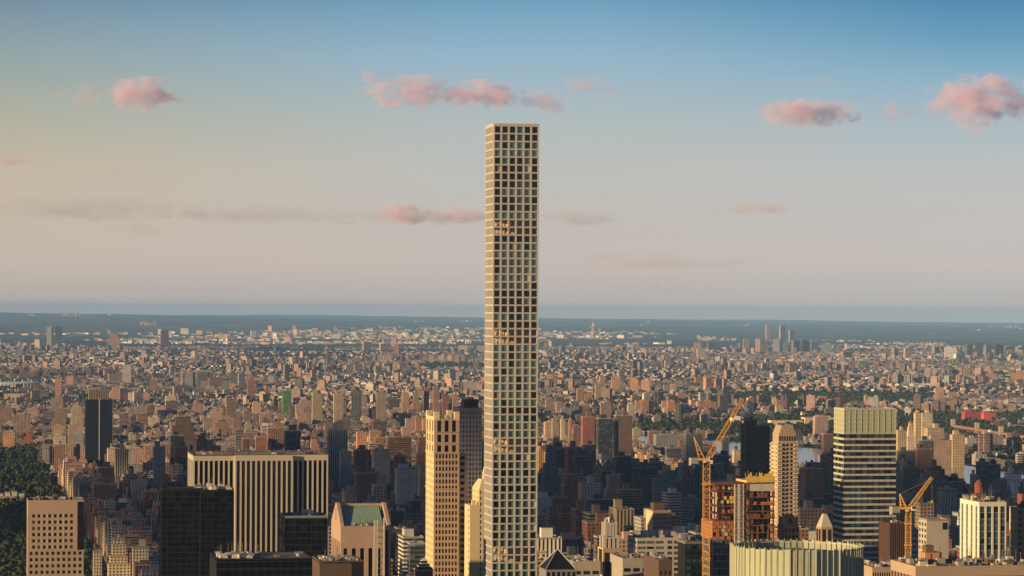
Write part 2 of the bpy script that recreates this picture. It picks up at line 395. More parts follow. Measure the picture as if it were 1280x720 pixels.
def shading_cloud():
    # broad flat cloud added out of view south-west, shaped to shade the middle distance
    me = bpy.data.meshes.new('cloud'); import bmesh
    bm = bmesh.new(); alt = 1500.0; off = alt / math.tan(SUN_EL)
    for (x, y, rx, ry) in ((520, 3900, 820, 850), (300, 3050, 420, 330), (700, 4500, 900, 700), (900, 3700, 700, 600), (150, 4900, 500, 350), (950, 3350, 480, 280), (-380, 4300, 320, 450)):
        g = bmesh.ops.create_icosphere(bm, subdivisions=3, radius=1.0)
        for v in g['verts']:
            k = 1 + .10 * math.sin(v.co.x * 7 + x) * math.cos(v.co.y * 6 + y)
            v.co = Vector((x + math.sin(SUN_AZ) * off + v.co.x * rx * k, y + math.cos(SUN_AZ) * off + v.co.y * ry * k, alt + v.co.z * 45))
    bm.to_mesh(me); bm.free()
    o = bpy.data.objects.new('cloud', me); COL.objects.link(o)
    m = bpy.data.materials.new('cloud_shadowing'); m.use_nodes = True; nt = m.node_tree; nt.nodes.clear()
    out = N(nt, 'ShaderNodeOutputMaterial'); p = N(nt, 'ShaderNodeVolumePrincipled'); nt.links.new(p.outputs[0], out.inputs['Volume']); p.inputs['Density'].default_value = .009
    me.materials.append(m); tag(o, 'broad flat cloud out of view that keeps the middle blocks in shade', 'cloud', None, 'structure')
shading_cloud()

# ------------------------------------------------------------------ trees as masses
ICO = None
def ico():
    global ICO
    if ICO is None:
        t = (1 + 5 ** .5) / 2
        v = np.array([(-1, t, 0), (1, t, 0), (-1, -t, 0), (1, -t, 0), (0, -1, t), (0, 1, t), (0, -1, -t), (0, 1, -t), (t, 0, -1), (t, 0, 1), (-t, 0, -1), (-t, 0, 1)], dtype=np.float32)
        v /= np.linalg.norm(v[0])
        f = np.array([(0, 11, 5), (0, 5, 1), (0, 1, 7), (0, 7, 10), (0, 10, 11), (1, 5, 9), (5, 11, 4), (11, 10, 2), (10, 7, 6), (7, 1, 8), (3, 9, 4), (3, 4, 2), (3, 2, 6), (3, 6, 8), (3, 8, 9), (4, 9, 5), (2, 4, 11), (6, 2, 10), (8, 6, 7), (9, 8, 1)], dtype=np.int32)
        ICO = (v, f)
    return ICO
nr = np.random.default_rng(5)
def clumps(name, C, R, m, label=None, cat=None, squash=.8):
    v, f = ico(); C = np.array(C, dtype=np.float32); R = np.array(R, dtype=np.float32); n = len(C)
    V = v[None] * (R[:, None, None] * nr.uniform(.65, 1.3, (n, 12, 1))) * np.array([1, 1, squash])[None, None] + C[:, None]
    Fc = f[None] + (np.arange(n) * 12)[:, None, None]
    me = bpy.data.meshes.new(name); nf = n * 20
    me.vertices.add(n * 12); me.loops.add(nf * 3); me.polygons.add(nf)
    me.vertices.foreach_set('co', V.astype(np.float32).ravel()); me.loops.foreach_set('vertex_index', Fc.astype(np.int32).ravel())
    me.polygons.foreach_set('loop_start', np.arange(0, nf * 3, 3, dtype=np.int32)); me.materials.append(m)
    me.update(calc_edges=True)
    o = bpy.data.objects.new(name, me); COL.objects.link(o); o['kind'] = 'stuff'
    if label: tag(o, label, cat)
    return o
LEAF = foliage_material('leaves', (.008, .018, .007), (.058, .072, .024), .03)
LEAF_FAR = foliage_material('far_leaves', (.012, .024, .012), (.048, .060, .028), .03)

# ------------------------------------------------------------------ palettes
PAL = {  # name: (albedo, spoken colour)
 'brick': ((.34, .145, .085), 'red brick'), 'rust': ((.27, .10, .065), 'dark red brick'), 'pink': ((.46, .255, .18), 'pinkish brick'),
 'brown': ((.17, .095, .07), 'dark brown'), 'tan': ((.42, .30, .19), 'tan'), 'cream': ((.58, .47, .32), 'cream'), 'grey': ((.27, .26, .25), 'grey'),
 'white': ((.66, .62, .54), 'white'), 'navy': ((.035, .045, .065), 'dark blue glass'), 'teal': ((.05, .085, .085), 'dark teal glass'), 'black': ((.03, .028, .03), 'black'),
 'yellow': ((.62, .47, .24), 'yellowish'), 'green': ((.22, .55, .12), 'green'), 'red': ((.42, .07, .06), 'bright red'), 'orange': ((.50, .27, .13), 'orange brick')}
ROOFS = [(.10, .095, .09), (.16, .15, .14), (.24, .22, .2), (.36, .33, .29), (.06, .06, .06), (.30, .22, .17), (.45, .43, .4)]

class Bld:
    __slots__ = ('x', 'y', 'wx', 'wy', 'h', 'rz', 'pal', 'col', 'style', 'tiers', 'roof', 'tank', 'bulk', 'area', 'traced', 'form', 'base')
def mk(x, y, wx, wy, h, rz, pal, style, form='slab', traced=False, tank=False):
    b = Bld(); b.x = x; b.y = y; b.wx = wx; b.wy = wy; b.h = h; b.rz = rz; b.pal = pal
    c = PAL[pal][0]; k = rnd.uniform(.7, 1.3); b.col = tuple(min(.85, q * k * rnd.uniform(.94, 1.06)) for q in c); b.style = style
    b.roof = rnd.choice(ROOFS); b.traced = traced; b.form = form; b.tank = tank; b.area = 0; b.base = gz(x, y)
    b.bulk = (rnd.uniform(-.2, .2), rnd.uniform(-.15, .2), rnd.uniform(.25, .5), rnd.uniform(.25, .5), rnd.uniform(3, 6) if h < 60 else rnd.uniform(5, 10))
    t = []
    if form == 'stepped':
        z = h * rnd.uniform(.55, .75); t.append((0, 0, wx, wy, 0, z)); s = .8
        while z < h - 3:
            z2 = min(h, z + h * rnd.uniform(.1, .18)); t.append((rnd.uniform(-.04, .04) * wx, rnd.uniform(0, .1) * wy, wx * s, wy * s, z, z2)); z = z2; s *= rnd.uniform(.72, .86)
        b.bulk = (b.bulk[0] * .3, 0, s * .5, s * .5, 4)
    elif form == 'cross':
        t.append((0, 0, wx, wy * .42, 0, h)); t.append((0, 0, wx * .42, wy, 0, h + .4))
    elif form == 'podium':
        t.append((0, 0, wx * 1.25, wy * 1.25, 0, h * .2)); t.append((0, 0, wx, wy, h * .2, h))
    else: t.append((0, 0, wx, wy, 0, h))
    b.tiers = t
    return b
ALL = []

# ---- towers read off the photograph: x0, x1, top row, height or ('b', foot row), colour, style, form
T = [
 (58, 66, 411, 'b440', 'grey', .6, 'slab'), (68, 78, 411, 'b440', 'grey', .6, 'slab'), (43, 51, 427, 'b441', 'cream', .2, 'slab'), (134, 150, 419, 'b436', 'pink', .2, 'stepped'), (200, 211, 415, 'b433', 'rust', .2, 'slab'),
 (28, 40, 447, 'b459', 'brick', .2, 'slab'), (116, 124, 448, 'b461', 'cream', .2, 'slab'), (134, 164, 469, 'b484', 'tan', .2, 'slab'), (152, 165, 458, 'b484', 'white', .2, 'slab'),
 (225, 230, 467, 'b484', 'cream', .6, 'slab'), (231, 244, 467, 'b490', 'grey', .8, 'slab'), (245, 260, 467, 'b490', 'grey', .6, 'slab'), (261, 284, 474, 'b490', 'brown', .2, 'slab'), (286, 296, 468, 'b490', 'grey', .6, 'slab'), (297, 307, 468, 'b491', 'grey', .8, 'slab'), (308, 317, 470, 'b492', 'pink', .2, 'slab'), (308, 320, 477, 'b503', 'brick', .2, 'slab'), (282, 296, 500, 75, 'brown', .2, 'slab'),
 (68, 77, 477, 'b512', 'pink', .2, 'slab'), (290, 304, 524, 55, 'brick', .2, 'stepped'), (293, 306, 538, 70, 'grey', .6, 'slab'),
 (62, 84, 513, 80, 'tan', .2, 'stepped'), (86, 106, 509, 80, 'tan', .2, 'stepped'), (66, 82, 535, 52, 'tan', .2, 'slab'), (83, 100, 534, 52, 'tan', .2, 'slab'), (14, 40, 521, 58, 'tan', .8, 'slab'), (1, 20, 543, 45, 'orange', .2, 'slab'), (24, 44, 541, 48, 'brick', .2, 'stepped'),
 (208, 247, 522, 110, 'brown', .2, 'stepped'), (110, 135, 596, 75, 'tan', .2, 'stepped'), (119, 145, 587, 65, 'brown', .2, 'slab'), (147, 166, 567, 60, 'brick', .2, 'slab'), (190, 208, 561, 100, 'grey', .2, 'slab'), (112, 148, 608, 70, 'brown', .2, 'slab'), (159, 180, 582, 55, 'grey', .2, 'stepped'),
 (137, 158, 660, 60, 'grey', .2, 'slab'), (187, 198, 645, 72, 'tan', .2, 'slab'), (131, 166, 676, 78, 'cream', .2, 'stepped'), (163, 188, 686, 70, 'cream', .2, 'slab'), (114, 130, 692, 60, 'cream', .2, 'slab'),
 (352, 365, 490, 78, 'green', .6, 'slab'), (389, 404, 493, 92, 'tan', .2, 'slab'), (416, 430, 493, 92, 'tan', .2, 'slab'), (439, 453, 489, 96, 'navy', .8, 'slab'), (469, 484, 491, 95, 'tan', .8, 'slab'), (332, 337, 484, 'b501', 'red', .2, 'slab'), (365, 372, 487, 'b503', 'red', .2, 'slab'),
 (354, 362, 457, 'b483', 'tan', .2, 'slab'), (371, 378, 461, 'b477', 'pink', .2, 'slab'), (379, 385, 470, 'b482', 'cream', .2, 'slab'), (407, 436, 538, 118, 'grey', .8, 'slab'), (424, 441, 566, 100, 'grey', .2, 'slab'), (441, 465, 564, 95, 'rust', .2, 'slab'), (466, 480, 568, 92, 'grey', .2, 'slab'), (452, 485, 596, 70, 'grey', .2, 'slab'),
 (481, 516, 547, 92, 'brown', .6, 'slab'), (519, 537, 547, 95, 'brown', .2, 'stepped'), (445, 460, 541, 48, 'orange', .2, 'slab'), (461, 478, 540, 48, 'orange', .2, 'slab'), (468, 481, 548, 52, 'orange', .8, 'slab'), (504, 536, 592, 70, 'teal', .6, 'slab'), (345, 360, 540, 50, 'brick', .2, 'slab'), (318, 334, 548, 50, 'rust', .2, 'slab'),
 (502, 512, 492, 85, 'pink', .2, 'slab'), (515, 526, 487, 88, 'pink', .2, 'stepped'), (529, 537, 488, 85, 'rust', .2, 'slab'), (541, 550, 488, 88, 'pink', .2, 'slab'), (553, 561, 493, 80, 'rust', .2, 'slab'), (565, 573, 493, 80, 'pink', .2, 'slab'), (519, 527, 523, 50, 'orange', .2, 'slab'), (528, 536, 524, 50, 'orange', .2, 'slab'), (577, 596, 478, 'b492', 'grey', .2, 'slab'), (543, 553, 476, 'b488', 'cream', .2, 'slab'),
 (453, 464, 428, 'b441', 'orange', .2, 'slab'), (474, 485, 430, 'b440', 'orange', .2, 'slab'), (489, 496, 422, 'b434', 'pink', .2, 'slab'), (493, 500, 431, 'b447', 'rust', .2, 'slab'), (501, 507, 442, 'b454', 'rust', .2, 'slab'), (524, 530, 442, 'b452', 'rust', .2, 'slab'), (573, 585, 432, 'b441', 'cream', .2, 'slab'), (598, 606, 432, 'b443', 'yellow', .2, 'slab'),
 (683, 693, 467, 'b482', 'orange', .2, 'slab'), (697, 706, 467, 'b481', 'orange', .2, 'slab'), (749, 757, 470, 'b483', 'orange', .2, 'slab'), (764, 777, 471, 'b491', 'orange', .2, 'slab'), (787, 800, 473, 'b492', 'orange', .2, 'slab'), (801, 814, 474, 'b494', 'orange', .2, 'slab'), (829, 837, 480, 'b493', 'tan', .2, 'slab'), (838, 846, 481, 'b493', 'yellow', .2, 'slab'), (868, 880, 470, 'b482', 'orange', .2, 'slab'), (880, 891, 471, 'b489', 'orange', .2, 'slab'), (892, 903, 472, 'b489', 'orange', .2, 'slab'), (903, 909, 472, 'b488', 'pink', .2, 'slab'),
 (721, 730, 486, 'b508', 'pink', .2, 'slab'), (730, 741, 491, 'b508', 'orange', .2, 'slab'), (744, 752, 480, 'b503', 'yellow', .2, 'slab'), (794, 818, 500, 'b517', 'orange', .2, 'cross'), (827, 851, 500, 'b517', 'orange', .2, 'cross'), (871, 896, 501, 'b514', 'orange', .2, 'slab'), (846, 858, 490, 'b500', 'pink', .2, 'slab'), (915, 930, 497, 'b510', 'pink', .2, 'slab'),
 (867, 877, 427, 'b441', 'orange', .2, 'slab'), (871, 883, 435, 'b450', 'cream', .2, 'slab'), (884, 894, 427, 'b437', 'brown', .2, 'slab'), (929, 937, 422, 'b438', 'pink', .2, 'slab'), (944, 952, 422, 'b438', 'pink', .2, 'slab'), (951, 960, 428, 'b438', 'pink', .2, 'slab'),
 (957, 963, 404, 'b424', 'pink', .2, 'slab'), (974, 982, 406, 'b426', 'pink', .2, 'slab'), (986, 993, 411, 'b429', 'grey', .2, 'slab'), (966, 976, 422, 'b440', 'grey', .6, 'slab'), (977, 987, 425, 'b440', 'navy', .6, 'slab'), (989, 1000, 424, 'b440', 'grey', .6, 'slab'), (1001, 1012, 424, 'b440', 'navy', .6, 'slab'), (1013, 1024, 427, 'b440', 'grey', .6, 'slab'), (1026, 1040, 428, 'b441', 'grey', .6, 'slab'), (1046, 1052, 429, 'b440', 'tan', .6, 'slab'),
 (1051, 1066, 438, 'b447', 'orange', .2, 'slab'), (1016, 1037, 450, 'b460', 'yellow', .2, 'slab'), (1115, 1123, 433, 'b446', 'tan', .2, 'slab'), (1130, 1140, 433, 'b448', 'pink', .2, 'slab'), (1165, 1175, 431, 'b443', 'tan', .2, 'slab'), (1181, 1197, 432, 'b449', 'white', .2, 'slab'), (1192, 1206, 440, 'b450', 'white', .2, 'slab'), (1207, 1217, 428, 'b445', 'grey', .6, 'slab'), (1219, 1229, 426, 'b446', 'navy', .6, 'slab'), (1231, 1240, 428, 'b447', 'grey', .6, 'slab'), (1243, 1255, 428, 'b446', 'navy', .6, 'slab'),
 (1259, 1275, 439, 'b451', 'cream', .2, 'stepped'), (1206, 1221, 455, 'b469', 'cream', .2, 'cross'), (1232, 1248, 464, 'b478', 'pink', .2, 'slab'), (1264, 1290, 463, 'b479', 'orange', .2, 'slab'), (970, 984, 500, 'b517', 'pink', .2, 'slab'), (1081, 1086, 493, 'b508', 'cream', .2, 'slab'),
 (688, 703, 547, 105, 'brown', .2, 'stepped'), (714, 726, 531, 100, 'brown', .2, 'stepped'), (727, 744, 521, 108, 'rust', .2, 'slab'), (746, 767, 523, 108, 'teal', .6, 'slab'), (768, 791, 519, 110, 'brown', .2, 'slab'), (690, 712, 560, 90, 'navy', .6, 'slab'), (654, 674, 552, 75, 'brown', .2, 'slab'), (728, 746, 555, 90, 'navy', .6, 'slab'), (690, 697, 523, 60, 'tan', .2, 'slab'), (701, 707, 524, 60, 'cream', .2, 'slab'), (711, 716, 524, 58, 'orange', .2, 'slab'),
 (700, 731, 593, 98, 'rust', .8, 'stepped'), (724, 753, 604, 104, 'grey', .2, 'podium'), (742, 785, 593, 78, 'teal', .6, 'slab'), (768, 790, 570, 92, 'navy', .6, 'slab'), (795, 806, 567, 52, 'yellow', .2, 'slab'), (807, 817, 568, 52, 'yellow', .2, 'slab'), (822, 846, 573, 55, 'white', .2, 'stepped'), (817, 836, 598, 80, 'grey', .2, 'slab'), (838, 855, 612, 85, 'navy', .8, 'slab'), (856, 879, 542, 112, 'grey', .2, 'slab'), (800, 816, 598, 70, 'rust', .2, 'slab'), (893, 912, 568, 95, 'navy', .6, 'slab'), (904, 912, 545, 90, 'navy', .8, 'slab'), (917, 926, 562, 72, 'cream', .2, 'slab'),
 (818, 856, 543, 45, 'grey', .2, 'slab'), (650, 671, 615, 70, 'grey', .2, 'slab'), (667, 700, 622, 60, 'white', .2, 'slab'), (847, 868, 637, 62, 'grey', .6, 'slab'), (680, 700, 670, 80, 'grey', .2, 'slab'),
 (1029, 1042, 541, 105, 'brown', .2, 'slab'), (1001, 1029, 600, 95, 'tan', .2, 'slab'), (1004, 1030, 577, 90, 'navy', .2, 'stepped'), (1003, 1030, 622, 90, 'teal', .6, 'slab'), (1122, 1134, 536, 75, 'yellow', .2, 'slab'), (1134, 1144, 526, 78, 'cream', .2, 'stepped'), (1144, 1152, 514, 88, 'yellow', .2, 'slab'), (1152, 1166, 514, 86, 'cream', .2, 'slab'), (1158, 1180, 533, 72, 'tan', .2, 'slab'), (1190, 1206, 541, 68, 'yellow', .2, 'slab'), (1160, 1190, 548, 62, 'tan', .2, 'slab'),
 (1124, 1145, 562, 88, 'grey', .8, 'slab'), (1145, 1166, 559, 88, 'brown', .2, 'slab'), (1151, 1168, 548, 90, 'navy', .2, 'slab'), (1168, 1186, 592, 70, 'navy', .6, 'slab'), (1186, 1206, 596, 66, 'rust', .2, 'slab'), (1216, 1222, 590, 75, 'cream', .2, 'slab'), (1223, 1238, 575, 80, 'navy', .8, 'slab'), (1239, 1251, 578, 80, 'navy', .8, 'slab'), (1259, 1277, 589, 82, 'white', .2, 'slab'), (1240, 1262, 600, 66, 'grey', .2, 'slab'), (1187, 1204, 668, 62, 'tan', .2, 'slab'),
 # low bright blocks
 (3, 34, 495, 'b506', 'cream', .2, 'slab'), (38, 62, 493, 'b506', 'cream', .6, 'slab'), (76, 99, 496, 'b504', 'white', .6, 'slab'), (135, 154, 486, 'b508', 'orange', .2, 'stepped'), (159, 177, 493, 'b509', 'cream', .95, 'slab'), (177, 188, 494, 'b509', 'pink', .95, 'slab'), (205, 221, 497, 'b516', 'cream', .2, 'slab'), (184, 206, 509, 'b517', 'white', .6, 'slab'), (232, 250, 494, 'b500', 'cream', .6, 'slab'), (486, 508, 503, 'b515', 'red', .2, 'slab'), (484, 508, 512, 'b526', 'pink', .8, 'slab'),
 (1195, 1234, 496, 'b502', 'white', .98, 'slab'), (1238, 1282, 497, 'b504', 'white', .98, 'slab'), (1168, 1196, 504, 'b512', 'red', .98, 'slab'), (1205, 1226, 512, 'b523', 'red', .98, 'slab'), (1229, 1245, 513, 'b524', 'red', .98, 'slab'), (1247, 1272, 519, 'b530', 'navy', .6, 'slab'), (1273, 1290, 521, 'b530', 'grey', .6, 'slab'),
 (914, 936, 521, 'b528', 'white', .98, 'slab'), (962, 1003, 524, 'b530', 'cream', .98, 'slab'), (1004, 1043, 520, 'b528', 'cream', .98, 'slab'), (791, 802, 535, 'b545', 'cream', .2, 'slab'), (803, 870, 538, 'b543', 'grey', .98, 'slab'), (1035, 1046, 497, 'b503', 'red', .98, 'slab'), (1024, 1034, 493, 'b501', 'orange', .98, 'slab'),
]
def traced(x0, x1, yt, hb, pal, style, form):
    if isinstance(hb, str):
        Y = depth_of(float(hb[1:])); h = EYE - (yt - HY) / F * Y - gz(0, Y)
        h -= 0
    else:
        h = float(hb); Y = depth_of(yt, h)
    wpx = (x1 - x0) / F * Y; xc = ((x0 + x1) / 2 - 640) / F * Y
    rz = TH if Y < 10500 else TH + rnd.uniform(-.5, .5)
    k = abs(math.tan(TH - math.atan(((x0 + x1) / 2 - 640) / F))) if Y < 10500 else .25
    D = min(28, max(14, wpx * .7)); W = max(wpx * .55, (wpx - D * k) )
    if yt > 450 and wpx > 60 and h < 25: D = 40
    return mk(xc, Y + D / 2, W, D, max(6, h), rz, pal, style, form, True, tank=(rnd.random() < .35 and Y < 6500 and style < .5))
for t in T:
    b_ = traced(*t); ALL.append(b_)
    if t[4] in ('white', 'cream', 'red') and t[5] > .9: b_.roof = PAL[t[4]][0]
# ------------------------------------------------------------------ the large buildings
HR = []                                  # screen outline + depth of each large building (for finding what stays in view)
OCC = []                                 # ground spots already taken
WMESH = {}
class Hero:
    def __init__(s, name, label, cat, xl, xc, xr, yt, Y, D=None, rz=TH, dmax=60, group=None):
        st, ct = math.sin(rz), math.cos(rz)
        Cx = (xc - 640) / F * Y; a = (xr - 640) / F; b = (xl - 640) / F
        s.L = (a * Y - Cx) / (ct - a * st)
        if D is None:
            den = st + b * ct; D = (Cx - b * Y) / den if abs(den) > .02 else dmax
            D = min(dmax, max(12, D))
        s.D = D; s.H = EYE - (yt - HY) / F * Y; s.Y = Y
        cx = Cx + s.L / 2 * ct - s.D / 2 * st; cy = Y + s.L / 2 * st + s.D / 2 * ct
        s.root = thing(name, label, cat, (cx, cy, 0), rz, group); s.cx, s.cy = cx, cy
        s.w = MB(); s.win = []
        HR.append((xl, xr, yt, Y)); OCC.append((cx, cy, max(s.L, s.D) * .62 + 8))
    def z(s, py, dy=0.0): return EYE - (py - HY) / F * (s.Y + dy)
    def x(s, px): # local x on the south face for a photo column
        a = (px - 640) / F; rz = s.root.rotation_euler[2]; st, ct = math.sin(rz), math.cos(rz)
        # south face line: C + t(ct, st)
        C = (s.cx - s.L / 2 * ct + s.D / 2 * st, s.cy - s.L / 2 * st - s.D / 2 * ct)
        return (a * C[1] - C[0]) / (ct - a * st) - s.L / 2
    def part(s, name, mb, parent=None): return mb.build(name, parent or s.root)
    def fbox(s, mb, face, a0, a1, o0, o1, z0, z1, m, hx=None, hy=None):
        hx = s.L / 2 if hx is None else hx; hy = s.D / 2 if hy is None else hy
        if face == 'S': mb.box(a0, a1, -hy - o1, -hy - o0, z0, z1, m)
        elif face == 'N': mb.box(a0, a1, hy + o0, hy + o1, z0, z1, m)
        elif face == 'W': mb.box(-hx - o1, -hx - o0, a0, a1, z0, z1, m)
        else: mb.box(hx + o0, hx + o1, a0, a1, z0, z1, m)
    def facade(s, face, a0, a1, z0, z1, cols, rows, pw, sh, rec, wall, gl, hx=None, hy=None, edge=None, span=None, back=.04, pick=None, skip=None, wf=None):
        """piers and spandrels proud of the core, glass set back between them"""
        ew = pw / 2 if edge is None else edge; cw = (a1 - a0 - 2 * ew + pw) / cols - 0
        for k in range(cols + 1):
            c = a0 + ew - pw / 2 + k * cw
            l = a0 if k == 0 else c - pw / 2; r = a1 if k == cols else c + pw / 2
            s.fbox(s.w, face, l, r, -rec, 0, z0, z1, wall, hx, hy)
        ch = (z1 - z0) / rows
        for k in range(cols):
            l = a0 + ew - pw / 2 + k * cw + pw / 2; r = l + cw - pw
            for j in range(rows + 1):
                zc = z0 + j * ch; za = max(z0, zc - sh / 2); zb = min(z1, zc + sh / 2)
                if sh > 0: s.fbox(s.w, face, l, r, -rec, -back, za, zb, span or wall, hx, hy)
                if j < rows and not (skip and skip(k, j)):
                    m = pick(k, j) if pick else gl[0] if len(gl) == 1 else rnd.choice(gl)
                    ww = r - l - .02; wh = ch - sh - .02
                    if wf: ww *= wf(k, j)
                    s.win.append((face, (l + r) / 2, -rec + .12, zc + ch / 2, ww, wh, m, hx, hy))
    def finish(s, wallname='wall', limit=100):
        if s.w.f: s.part(wallname, s.w)
        ws = sorted(s.win, key=lambda q: (q[0] != 'S', -q[3]))
        ws = [q for q in ws if q[3] > EYE - (725 - HY) / F * s.Y] + [q for q in ws if q[3] <= EYE - (725 - HY) / F * s.Y]
        rest = MB()
        for i, (face, a, o, z, ww, wh, m, hx, hy) in enumerate(ws):
            hx = s.L / 2 if hx is None else hx; hy = s.D / 2 if hy is None else hy
            p = (a, -hy - o, z) if face == 'S' else (a, hy + o, z) if face == 'N' else (-hx - o, a, z) if face == 'W' else (hx + o, a, z)
            dx, dy = (ww / 2, .05) if face in 'SN' else (.05, ww / 2)
            if i < limit - 1 or len(ws) <= limit:
                key = (round(dx, 2), round(dy, 2), round(wh, 2), m.name)
                if key not in WMESH:
                    b = MB(); b.box(-dx, dx, -dy, dy, -wh / 2, wh / 2, m); o_ = b.build('window'); WMESH[key] = o_.data; bpy.data.objects.remove(o_)
                o_ = bpy.data.objects.new('window', WMESH[key]); COL.objects.link(o_); o_.location = p; o_.parent = s.root
            else: rest.box(p[0] - dx, p[0] + dx, p[1] - dy, p[1] + dy, z - wh / 2, z + wh / 2, m)
        if rest.f: o_ = s.part('windows', rest); o_.name = 'window'; o_['kind'] = 'stuff'
    def core(s, rec, z1, m, z0=-2, hx=None, hy=None):
        hx = s.L / 2 if hx is None else hx; hy = s.D / 2 if hy is None else hy
        s.w.box(-hx + rec + .002, hx - rec - .002, -hy + rec + .002, hy - rec - .002, z0, z1, m)
    def clutter(s, n, z_, *a, **k): s.clutter1(int(n * 1.6) + 3, z_, *a, **k)
    def clutter1(s, n, z, hx=None, hy=None, cx=0, cy=0, mats=None, smax=5, hmax=4, name='rooftop_equipment'):
        hx = s.L / 2 - 2 if hx is None else hx; hy = s.D / 2 - 2 if hy is None else hy
        mats = mats or [ROOFPALE, ROOFGREY, STEEL]
        for _ in range(n):
            b = MB()
            sx_, sy_ = rnd.uniform(.8, smax), rnd.uniform(.8, smax); x = cx + rnd.uniform(-hx, hx); y = cy + rnd.uniform(-hy, hy); z1 = z + rnd.uniform(.8, hmax); m_ = rnd.choice(mats)
            if rnd.random() < .3: b.cyl(x, y, sx_ * .35, z, z1, m_, 10); nm = 'roof_tank'
            else: b.box(x - sx_ / 2, x + sx_ / 2, y - sy_ / 2, y + sy_ / 2, z, z1, m_); nm = 'rooftop_unit'
            if rnd.random() < .25: b.bar((x, y, z1 - .1), (x, y, z1 + rnd.uniform(3, 6)), .15, STEEL)
            s.part(nm, b)
    def roof(s, z, m, hx=None, hy=None, para=1.2, t=.6, pm=None, name='roof'):
        hx = s.L / 2 if hx is None else hx; hy = s.D / 2 if hy is None else hy
        b = MB(); b.box(-hx + t, hx - t, -hy + t, hy - t, z - .5, z, m)
        pm = pm or m; e = .06
        b.box(-hx - e, hx + e, -hy - e, -hy + t, z - .5, z + para, pm); b.box(-hx - e, hx + e, hy - t, hy + e, z - .5, z + para, pm)
        b.box(-hx - e, -hx + t, -hy + t, hy - t, z - .5, z + para, pm); b.box(hx - t, hx + e, -hy + t, hy - t, z - .5, z + para, pm)
        s.part(name, b)

CONC = mat('white_concrete', (.45, .42, .385), .8, var=.10, scale=.12)
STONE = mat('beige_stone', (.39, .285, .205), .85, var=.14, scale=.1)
MARBLE = mat('pale_marble', (.47, .42, .355), .6, var=.1, scale=.15)
GRANITE = mat('pink_granite', (.40, .285, .21), .7, var=.14, scale=.3)
YSTONE_SUN = mat('cream_sunlit_stone', (.60, .49, .30), .8, var=.12, scale=.2)  # cream stone, also the sunlit copy for west walls with sun in its colour
DKBRICK = mat('brown_brick', (.14, .085, .06), .9, var=.25, scale=.2)
ORBRICK = mat('orange_brick', (.45, .24, .12), .9, var=.2, scale=.2)
RUST = mat('rust_red', (.20, .065, .04), .9, var=.35, scale=.5)
NET = mat('orange_netting', (.38, .15, .055), .9, var=.45, scale=.35)
YEL = mat('crane_yellow', (.52, .28, .05), .6, var=.25, scale=.5)
STEEL = mat('steel_grey', (.25, .24, .23), .6, .2, var=.2, scale=.4)
PLY = mat('yellow_formwork', (.70, .46, .10), .8, var=.3, scale=.4)
ROOFPALE = mat('pale_roof_plant', (.50, .46, .39), .8, var=.25, scale=.4)
ROOFGREY = mat('grey_roofing', (.15, .145, .135), .9, var=.3, scale=.12)
ROOFTAN = mat('tan_roofing', (.30, .26, .20), .9, var=.3, scale=.15)
COPPER = mat('green_copper', (.27, .40, .27), .6, var=.14, scale=.08, stretch=.3)
BLACKM = mat('black_metal', (.010, .009, .010), .5, var=.3, scale=.1)
BRONZE = mat('bronze_mullion', (.012, .011, .013), .55, .0, var=.2, scale=.3)
G_GREEN = glass('green_glass', (.085, .16, .12)); G_GREEN2 = glass('deep_green_glass', (.03, .075, .058)); G_DARK = glass('dark_glass', (.010, .012, .013), .12, .3)
G_BLACK = glass('black_glass', (.004, .004, .005), .35, .04); G_BROWN = glass('brown_glass', (.035, .022, .014), .2, .5); G_TEAL = glass('teal_glass', (.04, .10, .10))
G_PALE = glass('pale_green_glass', (.40, .43, .27), .25, .5, .12); G_BLUE = glass('blue_grey_glass', (.07, .09, .11)); G_CURT = mat('curtained_window', (.28, .2, .12), .6, var=.4, scale=.6)
SLABM = mat('bare_concrete', (.34, .30, .25), .9, var=.2, scale=.3)

